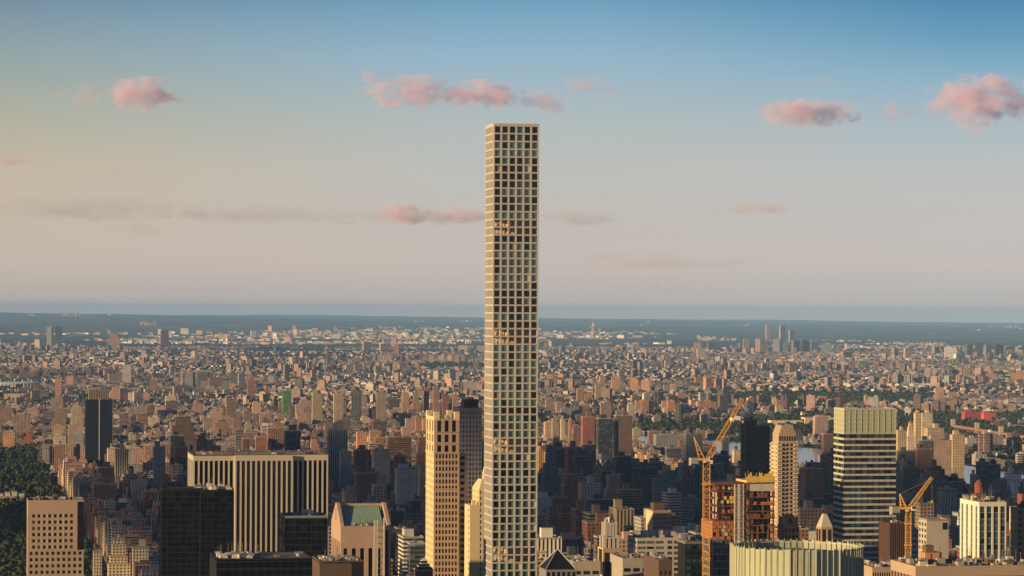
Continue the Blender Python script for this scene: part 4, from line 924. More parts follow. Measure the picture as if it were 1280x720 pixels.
def crane(label, px, ybase, ytop, Y, jib_to, back_to, mast_w, group, wall_h=None):
    x, z0 = XZ(px, ybase, Y); _, z1 = XZ(px, ytop, Y)
    o = thing('tower_crane', label, 'tower crane', (x, Y, z0), 0, group)
    h = z1 - z0; w2 = mast_w / 2
    def lattice(mb, A, B, w, nb, t, taper=1.0):
        A = Vector(A); B = Vector(B); d = (B - A).normalized(); s_ = d.cross(Vector((0, 1, 0))).normalized() if abs(d.y) < .9 else Vector((1, 0, 0)); u = d.cross(s_).normalized()
        cs = [(-1, -1), (1, -1), (1, 1), (-1, 1)]
        def P(k, i): q = A + (B - A) * (k / nb); ww = w / 2 * (1 + (taper - 1) * k / nb); return q + s_ * cs[i][0] * ww + u * cs[i][1] * ww
        for i in range(4):
            mb.bar(P(0, i), P(nb, i), t, YEL)
            for k in range(nb):
                j = (i + 1) % 4; mb.bar(P(k, i) if k % 2 else P(k, j), P(k + 1, j) if k % 2 else P(k + 1, i), t * .65, YEL)
                mb.bar(P(k, i), P(k, j), t * .55, YEL)
    m = MB(); lattice(m, (0, 0, 0), (0, 0, h), mast_w, max(6, int(h / mast_w)), .32)
    for k in range(1, 5): m.box(-w2 - .5, w2 + .5, -w2 - .5, w2 + .5, h * k / 4.6, h * k / 4.6 + .8, YEL)
    m.build('mast', o)
    jx, jz = XZ(jib_to[0], jib_to[1], Y); jx -= x; jz -= z0
    bx, bz = XZ(back_to[0], back_to[1], Y); bx -= x; bz -= z0
    s_ = MB(); s_.cyl(0, 0, w2 + .5, h, h + 1.2, STEEL, 14); s_.box(-4.5, 2.2, -1.8, 1.8, h + 1.2, h + 2.4, YEL); s_.build('slewing_platform', o)
    c = MB(); c.box(1.2, 3.2, -3.6, -1.9, h + .6, h + 3.2, ROOFPALE); cab_ = c.build('cab', o); c = MB(); c.box(1.6, 3.28, -3.68, -2.3, h + 1.6, h + 2.9, G_DARK); c.build('window', cab_)
    j = MB(); L = math.hypot(jx, jz - h); lattice(j, (1.0, 0, h + 2.2), (jx, 0, jz), mast_w * .78, max(8, int(L / 2.6)), .28, .55); j.build('jib', o)
    a = MB()
    for yy in (-1.3, 1.3):
        a.bar((-1, yy, h + 2), (bx, yy * .5, bz), .4, YEL); a.bar((-4, yy, h + 2), (bx, yy * .5, bz), .32, YEL)
    for k in range(1, 5): a.bar((-1 + (bx + 1) * k / 5, -1.3, h + 2 + (bz - h - 2) * k / 5), (-4 + (bx + 4) * k / 5, 1.3, h + 2 + (bz - h - 2) * k / 5), .22, YEL)
    a.build('a_frame', o)
    w_ = MB(); w_.box(-8.5, -4.5, -1.8, 1.8, h - .6, h + 2.6, STEEL); w_.box(-9.6, -8.5, -1.2, 1.2, h - 1.6, h + 2.6, ROOFPALE); w_.build('counterweight', o)
    k_ = MB(); k_.bar((bx, 0, bz), (jx * .93, 0, h + (jz - h) * .93), .12, STEEL); k_.bar((jx, 0, jz), (jx, 0, jz - 12), .1, STEEL); k_.build('cable', o)
    hk = MB(); hk.box(jx - .5, jx + .5, -.5, .5, jz - 13.4, jz - 12, YEL); hk.build('hook', o)
    return o
CG = 'luffing cranes at the building sites'
crane('tall yellow lattice crane with its jib raised high beside the orange construction site', 884, 790, 577, 1650, (929, 497), (868, 545), 3.6, CG)
crane('short yellow crane with a raised jib right of the banded glass tower', 1136.5, 760, 637, 1560, (1166, 594), (1126, 615), 2.6, CG)

def construction():
    # left block, wrapped in orange net low down
    t = Hero('construction_site', 'unfinished tower with orange netting and rusty open floors beside the tall crane', 'building under construction', 890, 893, 940, 604, 1720, D=26)
    H = t.H; hx, hy = t.L / 2, t.D / 2; fh = 4.2; core_ = MB(); core_.box(-hx * .55, hx * .6, -hy * .2, hy * .7, -2, H - 4, SLABM); t.part('concrete_core', core_)
    sl = MB(); zlow = t.z(672); n = int((H - zlow) / fh)
    for k in range(n + 1):
        z = H - k * fh; sl.box(-hx + rnd.uniform(0, .8), hx, -hy + rnd.uniform(0, .7), hy, z - .45, z, RUST if k < 9 else SLABM)
        for x in np.linspace(-hx + 1, hx - 1, 5):
            sl.box(x - .35, x + .35, -hy + 1, -hy + 1.7, z - fh, z - .46, rnd.choice([RUST, DKBRICK, BLACKM])); sl.box(x - .35, x + .35, hy - 1.7, hy - 1, z - fh, z - .46, RUST)
    sl.box(-hx + 3, hx - 2, -hy + 3.5, -hy + 4, zlow, H - 1, mat('site_interior_shade', (.03, .02, .018), .9))  # dark sheet set behind the open floors as painted interior shade
    t.part('floor_slab', sl)
    nt_ = MB()
    for (x0, x1, z0, z1, m) in ((-hx, t.x(917), t.z(673), t.z(650), NET), (-hx, t.x(920), t.z(640), t.z(633), NET), (-hx + 1, t.x(918), t.z(628), t.z(616), PLY), (-hx, t.x(916), t.z(611), t.z(604.5), NET), (t.x(896), t.x(912), t.z(648), t.z(643), RUST)):
        c = int((x1 - x0) / 1.7) + 1
        for i in range(c):
            for j in range(max(1, int((z1 - z0) / 2.1))):
                if rnd.random() < (.1 if m is NET and z1 - z0 > 6 else .3): continue
                a = x0 + i * 1.7; z = z0 + j * 2.1; nt_.box(a, a + rnd.uniform(1.3, 1.68), -hy - rnd.uniform(.25, .8), -hy - .2, z, z + rnd.uniform(1.6, 2.08), m if rnd.random() < .9 else ROOFPALE)
        if z1 - z0 > 6:
            for j in range(int((z1 - z0) / 2.1)): nt_.box(-hx - .6, -hx - .3, -hy, hy, z0 + j * 2.1, z0 + j * 2.1 + 1.9, m)
    t.part('safety_netting', nt_)
    # finished glazed floors below
    t.w.box(-hx + .4, hx - .4, -hy + .4, hy - .4, -2, zlow - .5, BLACKM)
    r = 12; t.facade('S', -hx, hx, zlow - .5 - r * fh, zlow - .5, 9, r, .3, 1.0, .4, STEEL, [G_BLUE, G_BROWN, G_DARK]); t.facade('W', -hy + .4, hy, zlow - .5 - r * fh, zlow - .5, 6, r, .3, 1.0, .4, STEEL, [G_BLUE, G_BROWN])
    # two hoist masts
    h = MB()
    for px in (920, 926):
        x = t.x(px)
        for dx in (-1.1, 1.1): h.bar((x + dx, -hy - 2.5, 60), (x + dx, -hy - 2.5, t.z(604)), .35, ROOFPALE); h.bar((x + dx, -hy - 4.2, 60), (x + dx, -hy - 4.2, t.z(604)), .35, ROOFPALE)
        for k in range(48):
            z = t.z(606) - k * 1.9; sg = 1 if k % 2 else -1
            h.bar((x - 1.1 * sg, -hy - 4.2, z), (x + 1.1 * sg, -hy - 4.2, z - 1.9), .22, ROOFPALE); h.box(x - 1.1, x + 1.1, -hy - 4.2, -hy - 2.5, z, z + .2, ROOFPALE)
    t.part('hoist_mast', h); t.finish()
    # right block
    t = Hero('construction_site', 'taller unfinished block with yellow formwork on top and dark red floors below', 'building under construction', 927, 934, 970, 602, 1780, D=24)
    H = t.H; hx, hy = t.L / 2, t.D / 2
    sl = MB(); n = 14
    for k in range(n):
        z = H - k * fh; sl.box(-hx, hx, -hy, hy, z - .6, z, DKBRICK if k % 3 else RUST)
        for x in np.linspace(-hx + .8, hx - .8, 6): sl.box(x - .4, x + .4, -hy + .6, -hy + 1.3, z - fh, z - .61, rnd.choice([RUST, DKBRICK, BLACKM]))
    sl.box(-hx + 2, hx - 2, -hy + 3, hy - 3, -2, H - .7, mat('site_interior_shade', (.03, .02, .018), .9)); t.part('floor_slab', sl)  # dark core stands in for the shade inside the floors
    f = MB()
    for i in range(16):
        x = -hx + i * t.L / 16; f.box(x, x + t.L / 16 - .15, -hy - .5, -hy - .1, H + rnd.uniform(0, .5), H + rnd.uniform(3.5, 6), PLY); 
    f.box(-hx, hx, -hy, hy, H + .0, H + 1.2, PLY)
    for i in range(9): x = rnd.uniform(-hx, hx); f.bar((x, -hy + rnd.uniform(0, 8), H), (x, -hy + 4, H + rnd.uniform(4, 8)), .3, YEL)
    f.box(-hx + 1, hx - 1, -hy - .4, -hy - .1, H - 5, H - .8, ROOFPALE); t.part('formwork', f)
    for j, (ya, yb) in enumerate(((613, 621), (624, 630), (640, 646), (652, 660))):
        for i in range(8):
            if rnd.random() < .35: continue
            p = MB(); x = -hx + i * t.L / 8; p.box(x, x + t.L / 8 - .3, -hy - .35, -hy - .05, t.z(yb), t.z(ya) - rnd.uniform(0, 1), [RUST, NET, RUST, RUST][j]); t.part('safety_netting', p)
    t.finish()
construction()

def brown_box():
    t = Hero('office_tower', 'dark brown windowless box building with the short yellow crane at its right', 'office tower', 1102, 1113, 1136, 653, 1600, D=18)
    H = t.H; hx, hy = t.L / 2, t.D / 2; m = mat('brown_mesh_panel', (.085, .045, .03), .8, var=.3, scale=.5)
    t.w.box(-hx, hx, -hy, hy, -2, H, m)
    f = MB()
    for k in range(9): x = -hx + .4 + k * (t.L - .8) / 8; f.box(x - .12, x + .12, -hy - .35, -hy - .01, H - 40, H + .5, mat('brown_rib', (.13, .075, .05), .8))
    for k in range(8): z = H - 3 - k * 3.4; f.box(-hx, hx, -hy - .2, -hy - .01, z, z + .2, BLACKM)
    for k in range(6): y = -hy + .4 + k * (t.D - .8) / 5; f.box(-hx - .3, -hx - .01, y - .12, y + .12, H - 40, H + .5, m)
    t.part('facade_rib', f); t.roof(H, ROOFGREY, para=.6, pm=m); t.clutter(5, H, 5, 5, hmax=1.5, smax=2); t.finish()
brown_box()

def white_piers():
    t = Hero('apartment_tower', 'white pier tower at right with a rusty water tank housing on its roof', 'tower', 1206, 1225, 1259, 626, 1760, D=34)
    H = t.H; hx, hy = t.L / 2, t.D / 2; t.core(.6, H - .4, BLACKM); fh = 3.7; r = 26; WP = mat('white_brick', (.66, .63, .50), .8, var=.08, scale=.2)
    t.facade('S', -hx, hx, H - 2 - r * fh, H - 2, 4, r, 1.15, .5, .6, WP, [G_BLUE, G_DARK, G_TEAL], span=STEEL, back=.3); t.w.box(-hx, hx, -hy, -hy + .6, H - 2, H, WP)
    t.facade('W', -hy + .6, hy, H - 2 - r * fh, H - 2, 4, r, 4.8, .7, .6, WP, [G_GREEN2, G_BLUE], span=STEEL, back=.2); t.w.box(-hx, -hx + .6, -hy + .6, hy, H - 2, H, WP)
    t.roof(H, ROOFTAN, para=.6, pm=WP)
    b = MB(); b.box(-3.5, 3.2, 3, 10, H, H + 4, DKBRICK); t.part('roof_bulkhead', b); b = MB(); b.cyl(-.3, 6, 2.8, H + 4.5, H + 10, RUST, 14); b.cyl(-.3, 6, 3.0, H + 10, H + 12.5, RUST, 14, .3)
    for a in range(6): b.bar((-.3 + 2.4 * math.cos(a), 6 + 2.4 * math.sin(a), H + 4), (-.3 + 2.4 * math.cos(a), 6 + 2.4 * math.sin(a), H + 4.6), .3, STEEL)
    tk_ = t.part('water_tank', b); t.clutter(22, H, hmax=3.2, smax=3.5, mats=[ROOFTAN, DKBRICK, ROOFPALE]); t.finish()
    t = Hero('apartment_building', 'plain pale concrete wall block left of the white pier tower', 'building', 1157, 1160, 1187, 648, 1900, D=16)
    H = t.H; t.w.box(-t.L / 2, t.L / 2, -t.D / 2, t.D / 2, -2, H, mat('blank_concrete', (.44, .40, .34), .9, var=.12)); t.w.box(t.L / 2 - 4, t.L / 2 - .6, -t.D / 2 - .06, -t.D / 2, H - 6, H - 1.5, BLACKM)
    t.facade('W', -t.D / 2, t.D / 2, H - 50, H - 1, 3, 13, 2.5, 1.6, .3, mat('blank_concrete', (0, 0, 0)), [G_DARK], hx=t.L / 2 + .3)
    t.roof(H, ROOFTAN, para=.8); t.finish()
    t = Hero('apartment_building', 'white banded block with orange scaffolding behind the short crane', 'building', 1138, 1141, 1160, 664, 2000, D=16)
    H = t.H; t.core(.3, H, MARBLE); t.facade('S', -t.L / 2, t.L / 2, H - 44, H, 3, 12, .4, 1.9, .3, MARBLE, [G_BLUE]); t.facade('W', -t.D / 2 + .3, t.D / 2, H - 44, H, 4, 12, .4, 1.9, .3, MARBLE, [G_BLUE])
    s_ = MB()
    for k in range(7):
        z = H - 8 - k * 3; s_.box(1.5, t.L / 2, -t.D / 2 - 1.4, -t.D / 2 - .1, z, z + .3, NET); s_.bar((1.5, -t.D / 2 - 1.4, z), (t.L / 2, -t.D / 2 - 1.4, z - 3), .25, NET)
    for x in (1.5, 4.2, t.L / 2): s_.bar((x, -t.D / 2 - 1.4, H - 30), (x, -t.D / 2 - 1.4, H - 5), .3, NET)
    t.part('scaffold', s_); t.roof(H, ROOFTAN); t.finish()
    t = Hero('apartment_building', 'orange brick block cut off by the right edge of the photo', 'building', 1268, 1273, 1300, 634, 1800, D=14)
    H = t.H; t.core(.4, H, ORBRICK); t.facade('S', -t.L / 2, t.L / 2, H - 60, H, 4, 16, 1.4, 1.6, .4, ORBRICK, [G_DARK]); t.facade('W', -t.D / 2 + .4, t.D / 2, H - 60, H, 3, 16, 2.8, 1.8, .4, YSTONE_SUN, [G_DARK, G_CURT]); t.roof(H, ROOFTAN)  # west wall coloured as if in sun, unlike the brick front
    b = MB(); b.box(-3, 4, -4, 4, H, H + 9, RUST); t.part('roof_bulkhead', b); t.finish()
white_piers()

def foreground_roofs():
    t = Hero('office_tower', 'wide tan roofed block with dark window band along the bottom right edge', 'office tower', 1140, 1146, 1300, 707, 1250, D=34)
    H = t.H; hx, hy = t.L / 2, t.D / 2; t.core(.8, H - 1, SLABM); t.facade('S', -hx, hx, H - 26, H - 3.2, 11, 3, .7, 1.4, .8, STONE, [G_DARK, G_BLACK]); t.w.box(-hx, hx, -hy, -hy + .8, H - 3.2, H, STONE)
    t.facade('W', -hy + .8, hy, H - 26, H - 3.2, 8, 3, .7, 1.4, .8, STONE, [G_DARK]); t.w.box(-hx, -hx + .8, -hy + .8, hy, H - 3.2, H, STONE)
    t.roof(H, ROOFTAN, para=.5, pm=STONE); t.clutter(60, H, hmax=2.4, smax=4, mats=[ROOFTAN, ROOFPALE, STEEL, DKBRICK])
    b = MB(); b.box(t.x(1176), t.x(1198), 2, 10, H, H + 4.5, ORBRICK); b.box(t.x(1178), t.x(1188), 3, 8, H + 4.5, H + 7.5, DKBRICK); t.part('roof_bulkhead', b); t.finish()
    t = Hero('office_tower', 'low curved tan roof with dark fins between the glass crown and the wide tan roof', 'office tower', 1083, 1092, 1138, 708, 1350, D=30)
    H = t.H; hx, hy = t.L / 2, t.D / 2; t.core(.5, H - 1, BLACKM); t.facade('S', -hx, hx, H - 20, H - 2, 16, 1, .35, 0, .5, STONE, [G_BLACK]); t.w.box(-hx, hx, -hy, -hy + .5, H - 2, H, STONE); t.w.box(-hx, -hx + .5, -hy + .5, hy, H - 20, H, STONE)
    t.roof(H, ROOFTAN, para=.4, pm=STONE); t.clutter(18, H, hmax=1.8, smax=3); t.finish()
    t = Hero('office_tower', 'narrow pale stone tower with two setback tiers right of the slender tower base', 'tower', 750, 755, 778, 685, 1600, D=13)
    H = t.H; hx, hy = t.L / 2, t.D / 2; t.core(.5, H, STONE)
    t.facade('S', -hx, hx, H - 30, H - 1.5, 2, 2, 2.0, 1.6, .5, STONE, [G_BROWN]); t.w.box(-hx, hx, -hy, -hy + .5, H - 1.5, H, STONE); t.facade('W', -hy + .5, hy, H - 30, H, 1, 2, 2.5, 1.4, .5, YSTONE_SUN, [G_BROWN])  # lighter west stone carries the sunlight in its colour
    for i, (k, z0, z1) in enumerate(((.84, H, H + 6), (.66, H + 6, H + 13.5))):
        b = MB(); b.box(-hx * k + .4, hx * k - .4, -hy * k + .4, hy * k - .4, z0, z1, G_BLUE)
        for x in (-1, -.33, .33, 1): b.box(x * (hx * k - .7) - .7, x * (hx * k - .7) + .7, -hy * k, -hy * k + .5, z0, z1 + (.8 if abs(x) == 1 else 0), MARBLE)
        for y in (-.3, .9): b.box(-hx * k, -hx * k + .39, y * hy * k - 1, y * hy * k + 1, z0, z1, MARBLE)
        b.box(-hx * k, hx * k, -hy * k - .1, -hy * k - .002, z1 - .8, z1, MARBLE); b.build('setback_tier', t.root)
    t.clutter(6, H + 13.5, hx * .5, hy * .5, hmax=3, smax=2); t.finish()
    t = Hero('apartment_building', 'beige tower with a brown roof box standing on a white banded slab', 'building', 808, 817.5, 840, 639, 2150, D=22)
    H = t.H; hx, hy = t.L / 2, t.D / 2; t.core(.4, H, STONE); fh = 3.2; t.facade('S', -hx, hx, H - 14 * fh, H, 7, 14, .9, 1.7, .4, STONE, [G_DARK, G_BROWN]); t.facade('W', -hy + .4, hy, H - 14 * fh, H, 3, 14, 6.0, 2.2, .4, YSTONE_SUN, [G_CURT])  # west face painted sunlit by the yellower stone
    b = MB(); b.box(-hx * .7, hx * .45, -hy * .5, hy * .5, H, H + 6, mat('brown_panel', (0, 0, 0))); t.part('roof_bulkhead', b); t.roof(H + .5, ROOFTAN, para=.6); t.finish()
    t = Hero('office_building', 'white slab with horizontal window bands in front of the beige tower', 'building', 793, 797, 853, 674, 1980, D=26)
    H = t.H; hx, hy = t.L / 2, t.D / 2; t.core(.4, H, MARBLE); fh = 3.6; t.facade('S', -hx, t.x(833), H - 11 * fh, H, 3, 11, .5, 1.9, .4, MARBLE, [G_BLUE, G_DARK], edge=1); t.facade('S', t.x(833) + .01, hx, H - 11 * fh, H, 2, 11, 1.0, 1.5, .4, MARBLE, [G_BLUE, G_DARK], edge=1.6)
    t.facade('W', -hy + .4, hy, H - 11 * fh, H, 4, 11, .8, 1.9, .4, MARBLE, [G_BLUE]); t.roof(H, ROOFTAN, pm=MARBLE)
    b = MB(); b.box(t.x(812), t.x(851), -2, hy - 2, H, H + 4.5, MARBLE); b.box(t.x(828), t.x(834), -4, -2.01, H, H + 5.5, ROOFPALE); t.part('penthouse', b); t.clutter(12, H, hmax=2.5, smax=3); t.finish()
    t = Hero('office_building', 'dark block with dim greenish window strips beside the tall crane mast', 'building', 855, 858, 880, 678, 1700, D=20)
    H = t.H; t.core(.4, H, BLACKM); t.facade('S', -t.L / 2, t.L / 2, H - 44, H, 3, 11, .4, 2.0, .4, BLACKM, [G_DARK, G_GREEN2]); t.roof(H, ROOFGREY); t.clutter(10, H, hmax=5, smax=3, mats=[STEEL, BLACKM, ROOFGREY]); t.finish()
    # dark pyramid framed roof
    t = Hero('office_building', 'dark pyramid roof with pale ridge edges at the bottom beside the slender tower', 'building', 679, 684, 722, 712, 1500, D=18)
    H = t.H; hx, hy = t.L / 2, t.D / 2; t.w.box(-hx, hx, -hy, hy, -2, H, STEEL); p = MB()
    p.loft([[(-hx, -hy, H), (hx, -hy, H), (hx, hy, H), (-hx, hy, H)], [(-.5, -.5, H + 9), (.5, -.5, H + 9), (.5, .5, H + 9), (-.5, .5, H + 9)]], BLACKM); t.part('roof', p)
    e = MB(); 
    for a, b_ in (((-hx, -hy), (-.5, -.5)), ((hx, -hy), (.5, -.5)), ((-hx, hy), (-.5, .5)), ((hx, hy), (.5, .5))): e.bar((*a, H + .2), (*b_, H + 9.2), .5, STEEL)
    t.part('ridge', e); t.facade('S', -hx, hx, H - 12, H - .5, 6, 3, .8, 1.3, .3, STEEL, [G_DARK], hy=hy + .3); t.finish()
    for xl, xr, yt, Y, lab, m in ((715, 752, 704, 1560, 'low grey flat roof beside the dark pyramid roof at the bottom', SLABM), (777, 826, 700, 1540, 'low grey flat roof right of the narrow pale stone tower', SLABM), (822, 842, 702, 1350, 'brown wall block at the bottom edge left of the tall crane', mat('brown_panel', (0, 0, 0)))):
        t = Hero('office_building', lab, 'building', xl, xl + 3, xr, yt, Y, D=30); H = t.H; t.core(.3, H - .4, m)
        t.facade('S', -t.L / 2, t.L / 2, H - 18, H - 3, max(3, int(t.L / 4)), 4, 1.2, 1.9, .3, m, [G_DARK]); t.w.box(-t.L / 2, t.L / 2, -t.D / 2, -t.D / 2 + .3, H - 3, H, m); t.w.box(-t.L / 2, -t.L / 2 + .3, -t.D / 2 + .3, t.D / 2, H - 18, H, m)
        t.roof(H, ROOFTAN, pm=m); t.clutter(14, H, hmax=2.4, smax=4); t.finish()
    t = Hero('office_building', 'small bright white stepped rooftop above the flat grey roof', 'building', 729, 732, 743, 685, 1900, D=8)
    H = t.H; t.core(.3, H, MARBLE); t.facade('S', -t.L / 2, t.L / 2, H - 14, H, 3, 4, .8, 1.4, .3, MARBLE, [G_DARK]); b = MB(); b.box(-1.5, 1.5, -2, 2, H, H + 4, MARBLE); b.bar((0, 0, H + 4), (0, 0, H + 8), .3, STEEL); t.part('roof_bulkhead', b); t.finish()
    t = Hero('office_building', 'tiny dark pagoda like rooftop with pale edges at the bottom beside beige setback tower', 'building', 521, 523, 543, 714, 1500, D=9)
    H = t.H; hx, hy = t.L / 2, t.D / 2; t.w.box(-hx, hx, -hy, hy, -2, H, DKBRICK); b = MB()
    for k, z in ((1.1, 0), (.75, 1.8), (.45, 3.2)):
        b.box(-hx * k, hx * k, -hy * k, hy * k, H + z, H + z + .4, ROOFPALE); b.box(-hx * k * .85, hx * k * .85, -hy * k * .85, hy * k * .85, H + z + .4, H + z + 1.4, BLACKM)
    b.loft([[(-hx * .4, -hy * .4, H + 4.6), (hx * .4, -hy * .4, H + 4.6), (hx * .4, hy * .4, H + 4.6), (-hx * .4, hy * .4, H + 4.6)], [(-.2, -.2, H + 6), (.2, -.2, H + 6), (.2, .2, H + 6), (-.2, .2, H + 6)]], ROOFPALE)
    t.part('tiered_roof', b); t.finish()
    # navy twin shafts at left
    t = Hero('apartment_tower', 'dark blue glass twin shaft tower with pale centre line rising right of the park', 'tower', 105.5, 107.5, 142, 502, 5200, D=26)
    H = t.H; hx, hy = t.L / 2, t.D / 2; NV = glass('navy_glass', (.02, .028, .045), .2, .4)
    t.core(.4, H, BLACKM); t.facade('S', -hx, -.8, 20, H, 4, 28, .3, .5, .4, BLACKM, [NV], back=.1); t.facade('S', .8, hx, 20, H, 4, 28, .3, .5, .4, BLACKM, [NV], back=.1)
    l = MB(); l.box(-.79, .79, -hy - .3, -hy + .6, 20, H + 2, ROOFPALE); l.box(hx - 1, hx + .1, -hy - .3, -hy - .05, 20, H, STEEL); t.part('light_stripe', l)
    c = MB(); c.box(-hx * .75, hx * .72, -hy * .6, hy * .6, H, H + 18, SLABM)
    for k in range(9): x = -hx * .72 + k * hx * 1.4 / 8; c.box(x - .6, x + .6, -hy * .6 - .5, -hy * .6 - .01, H, H + 16 + rnd.uniform(0, 2), DKBRICK)
    t.part('crown', c); t.finish()
    # dark towers by the river
    for xl, xc, xr, yt, Y, lab in ((929, 933, 947, 524, 2900, 'dark glass tower left one of the two rising behind the yellow formwork'), (945, 948, 963, 531, 2950, 'dark glass tower right one of the two rising behind the yellow formwork')):
        t = Hero('apartment_tower', lab, 'tower', xl, xc, xr, yt, Y, D=20); H = t.H; t.core(.4, H, BLACKM); NV = glass('navy_glass', (0, 0, 0)); r = int((H - 40) / 3.6)
        pm = mat('dark_plum_brick', (.055, .04, .045), .8)
        t.facade('S', -t.L / 2, t.L / 2, H - r * 3.6, H, 4, r, .5, .9, .4, pm, [NV, G_DARK]); t.facade('W', -t.D / 2 + .4, t.D / 2, H - r * 3.6, H, 5, r, .6, .9, .4, pm, [NV, G_DARK]); t.roof(H, ROOFGREY); t.clutter(3, H, 4, 4, hmax=5); t.finish()
foreground_roofs()

def viaduct():
    P0 = (1192, 529, 'b536'); pts = [(1192, 528.0, 536), (1222, 532.5, 543), (1252, 537, 549), (1300, 544, 556)]
    W3 = []
    for px, yt, yb in pts:
        Y = depth_of(yb); x = (px - 640) / F * Y; W3.append((x, Y, gz(x, Y), EYE - (yt - HY) / F * Y))
    o = thing('rail_viaduct', 'long reddish arched rail viaduct crossing the green flats at far right', 'viaduct', (W3[0][0], W3[0][1], W3[0][2]))
    base = Vector((W3[0][0], W3[0][1], W3[0][2])); R_ = mat('viaduct_concrete', (.27, .16, .12), .9, var=.2, scale=.05)
    d = MB(); n = 0; k_ = 0
    for a, b in zip(W3, W3[1:]):
        A = Vector((a[0], a[1], a[3])); B = Vector((b[0], b[1], b[3]))
        dd = (B - A); L = dd.length; m = max(3, int(L / 30)); side = Vector((dd.y, -dd.x, 0)).normalized() * 6
        v = [A - side, B - side, B + side, A + side]; dz = Vector((0, 0, -5)); v = [p - base for p in v]
        d.add([tuple(p + dz) for p in v] + [tuple(p) for p in v], [(0, 3, 2, 1), (4, 5, 6, 7), (0, 1, 5, 4), (1, 2, 6, 5), (2, 3, 7, 6), (3, 0, 4, 7)], R_)
        for i in range(m):
            q = A + dd * (i / m); g0 = gz(q.x, q.y) - 2; p = MB(); c = q - base
            p.box(c.x - 3, c.x + 3, c.y - 4, c.y + 4, g0 - base.z, c.z - 5, R_)
            p.loft([[(c.x - 3, c.y - 4, c.z - 11), (c.x + 3, c.y - 4, c.z - 11), (c.x + 3, c.y + 4, c.z - 11), (c.x - 3, c.y + 4, c.z - 11)], [(c.x - 8, c.y - 4, c.z - 5.01), (c.x + 8, c.y - 4, c.z - 5.01), (c.x + 8, c.y + 4, c.z - 5.01), (c.x - 8, c.y + 4, c.z - 5.01)]], R_)
            if k_ < 90: p.build('pier', o)
            k_ += 1
            if i == 0:
                tw = MB(); tw.box(c.x - 5, c.x + 5, c.y - 8, c.y + 8, g0 - base.z, c.z + 14, mat('viaduct_tower_stone', (.38, .29, .21), .9)); tw.build('bridge_tower', o)
    d.build('deck', o)
viaduct()

def stadium():
    Y = depth_of(493); x0 = (-14 - 640) / F * Y; x1 = (47 - 640) / F * Y; H = EYE - (481 - HY) / F * Y - gz(x0, Y); R = (x1 - x0) / 2
    o = thing('stadium', 'pale teal rimmed stadium bowl at the far left edge above the low blocks', 'stadium', ((x0 + x1) / 2, Y + R * .5, gz(x0, Y)))
    a = MB(); b = MB(); n = 40; A = mat('stadium_wall', (.40, .40, .38), .8, var=.15, scale=.02); B = mat('stadium_rim', (.26, .42, .42), .6, var=.1, scale=.02)
    c = [(math.cos(2 * math.pi * i / n), math.sin(2 * math.pi * i / n)) for i in range(n)]
    a.loft([[(R * p, R * .5 * q, 0) for p, q in c], [(R * p, R * .5 * q, H * .78) for p, q in c]], A)
    for p, q in c: a.box(R * p - 1.2, R * p + 1.2, R * .5 * q - 2.5, R * .5 * q + 2.5, 0, H * .92, MARBLE)
    b.loft([[(R * 1.01 * p, R * .505 * q, H * .80) for p, q in c], [(R * 1.01 * p, R * .505 * q, H) for p, q in c], [(R * .9 * p, R * .45 * q, H * 1.02) for p, q in c], [(R * .88 * p, R * .44 * q, H * .85) for p, q in c]], B)
    a.build('wall', o); b.build('rim', o)
stadium()

def museum():
    Y = 4650; t = Hero('museum', 'long low pale museum wings in the dark park at the left edge', 'museum', -30, -30, 31, 640, Y, D=60)
    t.w.box(-t.L / 2, t.L / 2, -t.D / 2, t.D / 2, 0, 17, STONE); t.facade('S', -t.L / 2, t.L / 2, 2, 15, 14, 1, 2.2, 0, .5, STONE, [G_BROWN], hy=t.D / 2 + .5)
    r = MB(); r.box(-t.L / 2 + 1, t.L / 2 - 1, -t.D / 2 + 1, t.D / 2 - 1, 17, 17.6, ROOFTAN)
    for k in range(7): r.box(-t.L / 2 + 3 + k * t.L / 7, -t.L / 2 + 11 + k * t.L / 7, -20, 20, 17.6, 21 + (k % 3), ROOFPALE)
    t.part('roof', r); t.finish()
museum()
# ------------------------------------------------------------------ the ordinary blocks of the city
occ_grid = {}
def occ_add(x, y, r):
    for i in range(int((x - r) // 60), int((x + r) // 60) + 1):
        for j in range(int((y - r) // 60), int((y + r) // 60) + 1): occ_grid.setdefault((i, j), []).append((x, y, r))
def occ_hit(x, y, r):
    for a, b, c in occ_grid.get((int(x // 60), int(y // 60)), ()):
        if (a - x) ** 2 + (b - y) ** 2 < (c + r) ** 2: return True
    return False
for x, y, r in OCC: occ_add(x, y, r)
for b in ALL: occ_add(b.x, b.y, math.hypot(b.wx, b.wy) * .5 + 3)
RIV = RIVER_UV
def vis(x, y, m=60): return y > 500 and abs(x) < .178 * y + m
def envelope(px):                    # no random tower may rise above this photo row when nearer than 6.5 km
    for a, b, r in ((0, 60, 566), (60, 110, 520), (110, 205, 560), (205, 300, 545), (300, 420, 530), (420, 540, 548), (540, 610, 520), (610, 660, 500), (660, 720, 556), (720, 800, 560), (800, 870, 575), (870, 930, 575), (930, 1030, 580), (1030, 1125, 560), (1125, 1200, 572), (1200, 1290, 588)):
        if a <= px < b: return r
    return 560
MANC = ['brick', 'brown', 'tan', 'tan', 'cream', 'grey', 'rust', 'pink', 'brown', 'white']
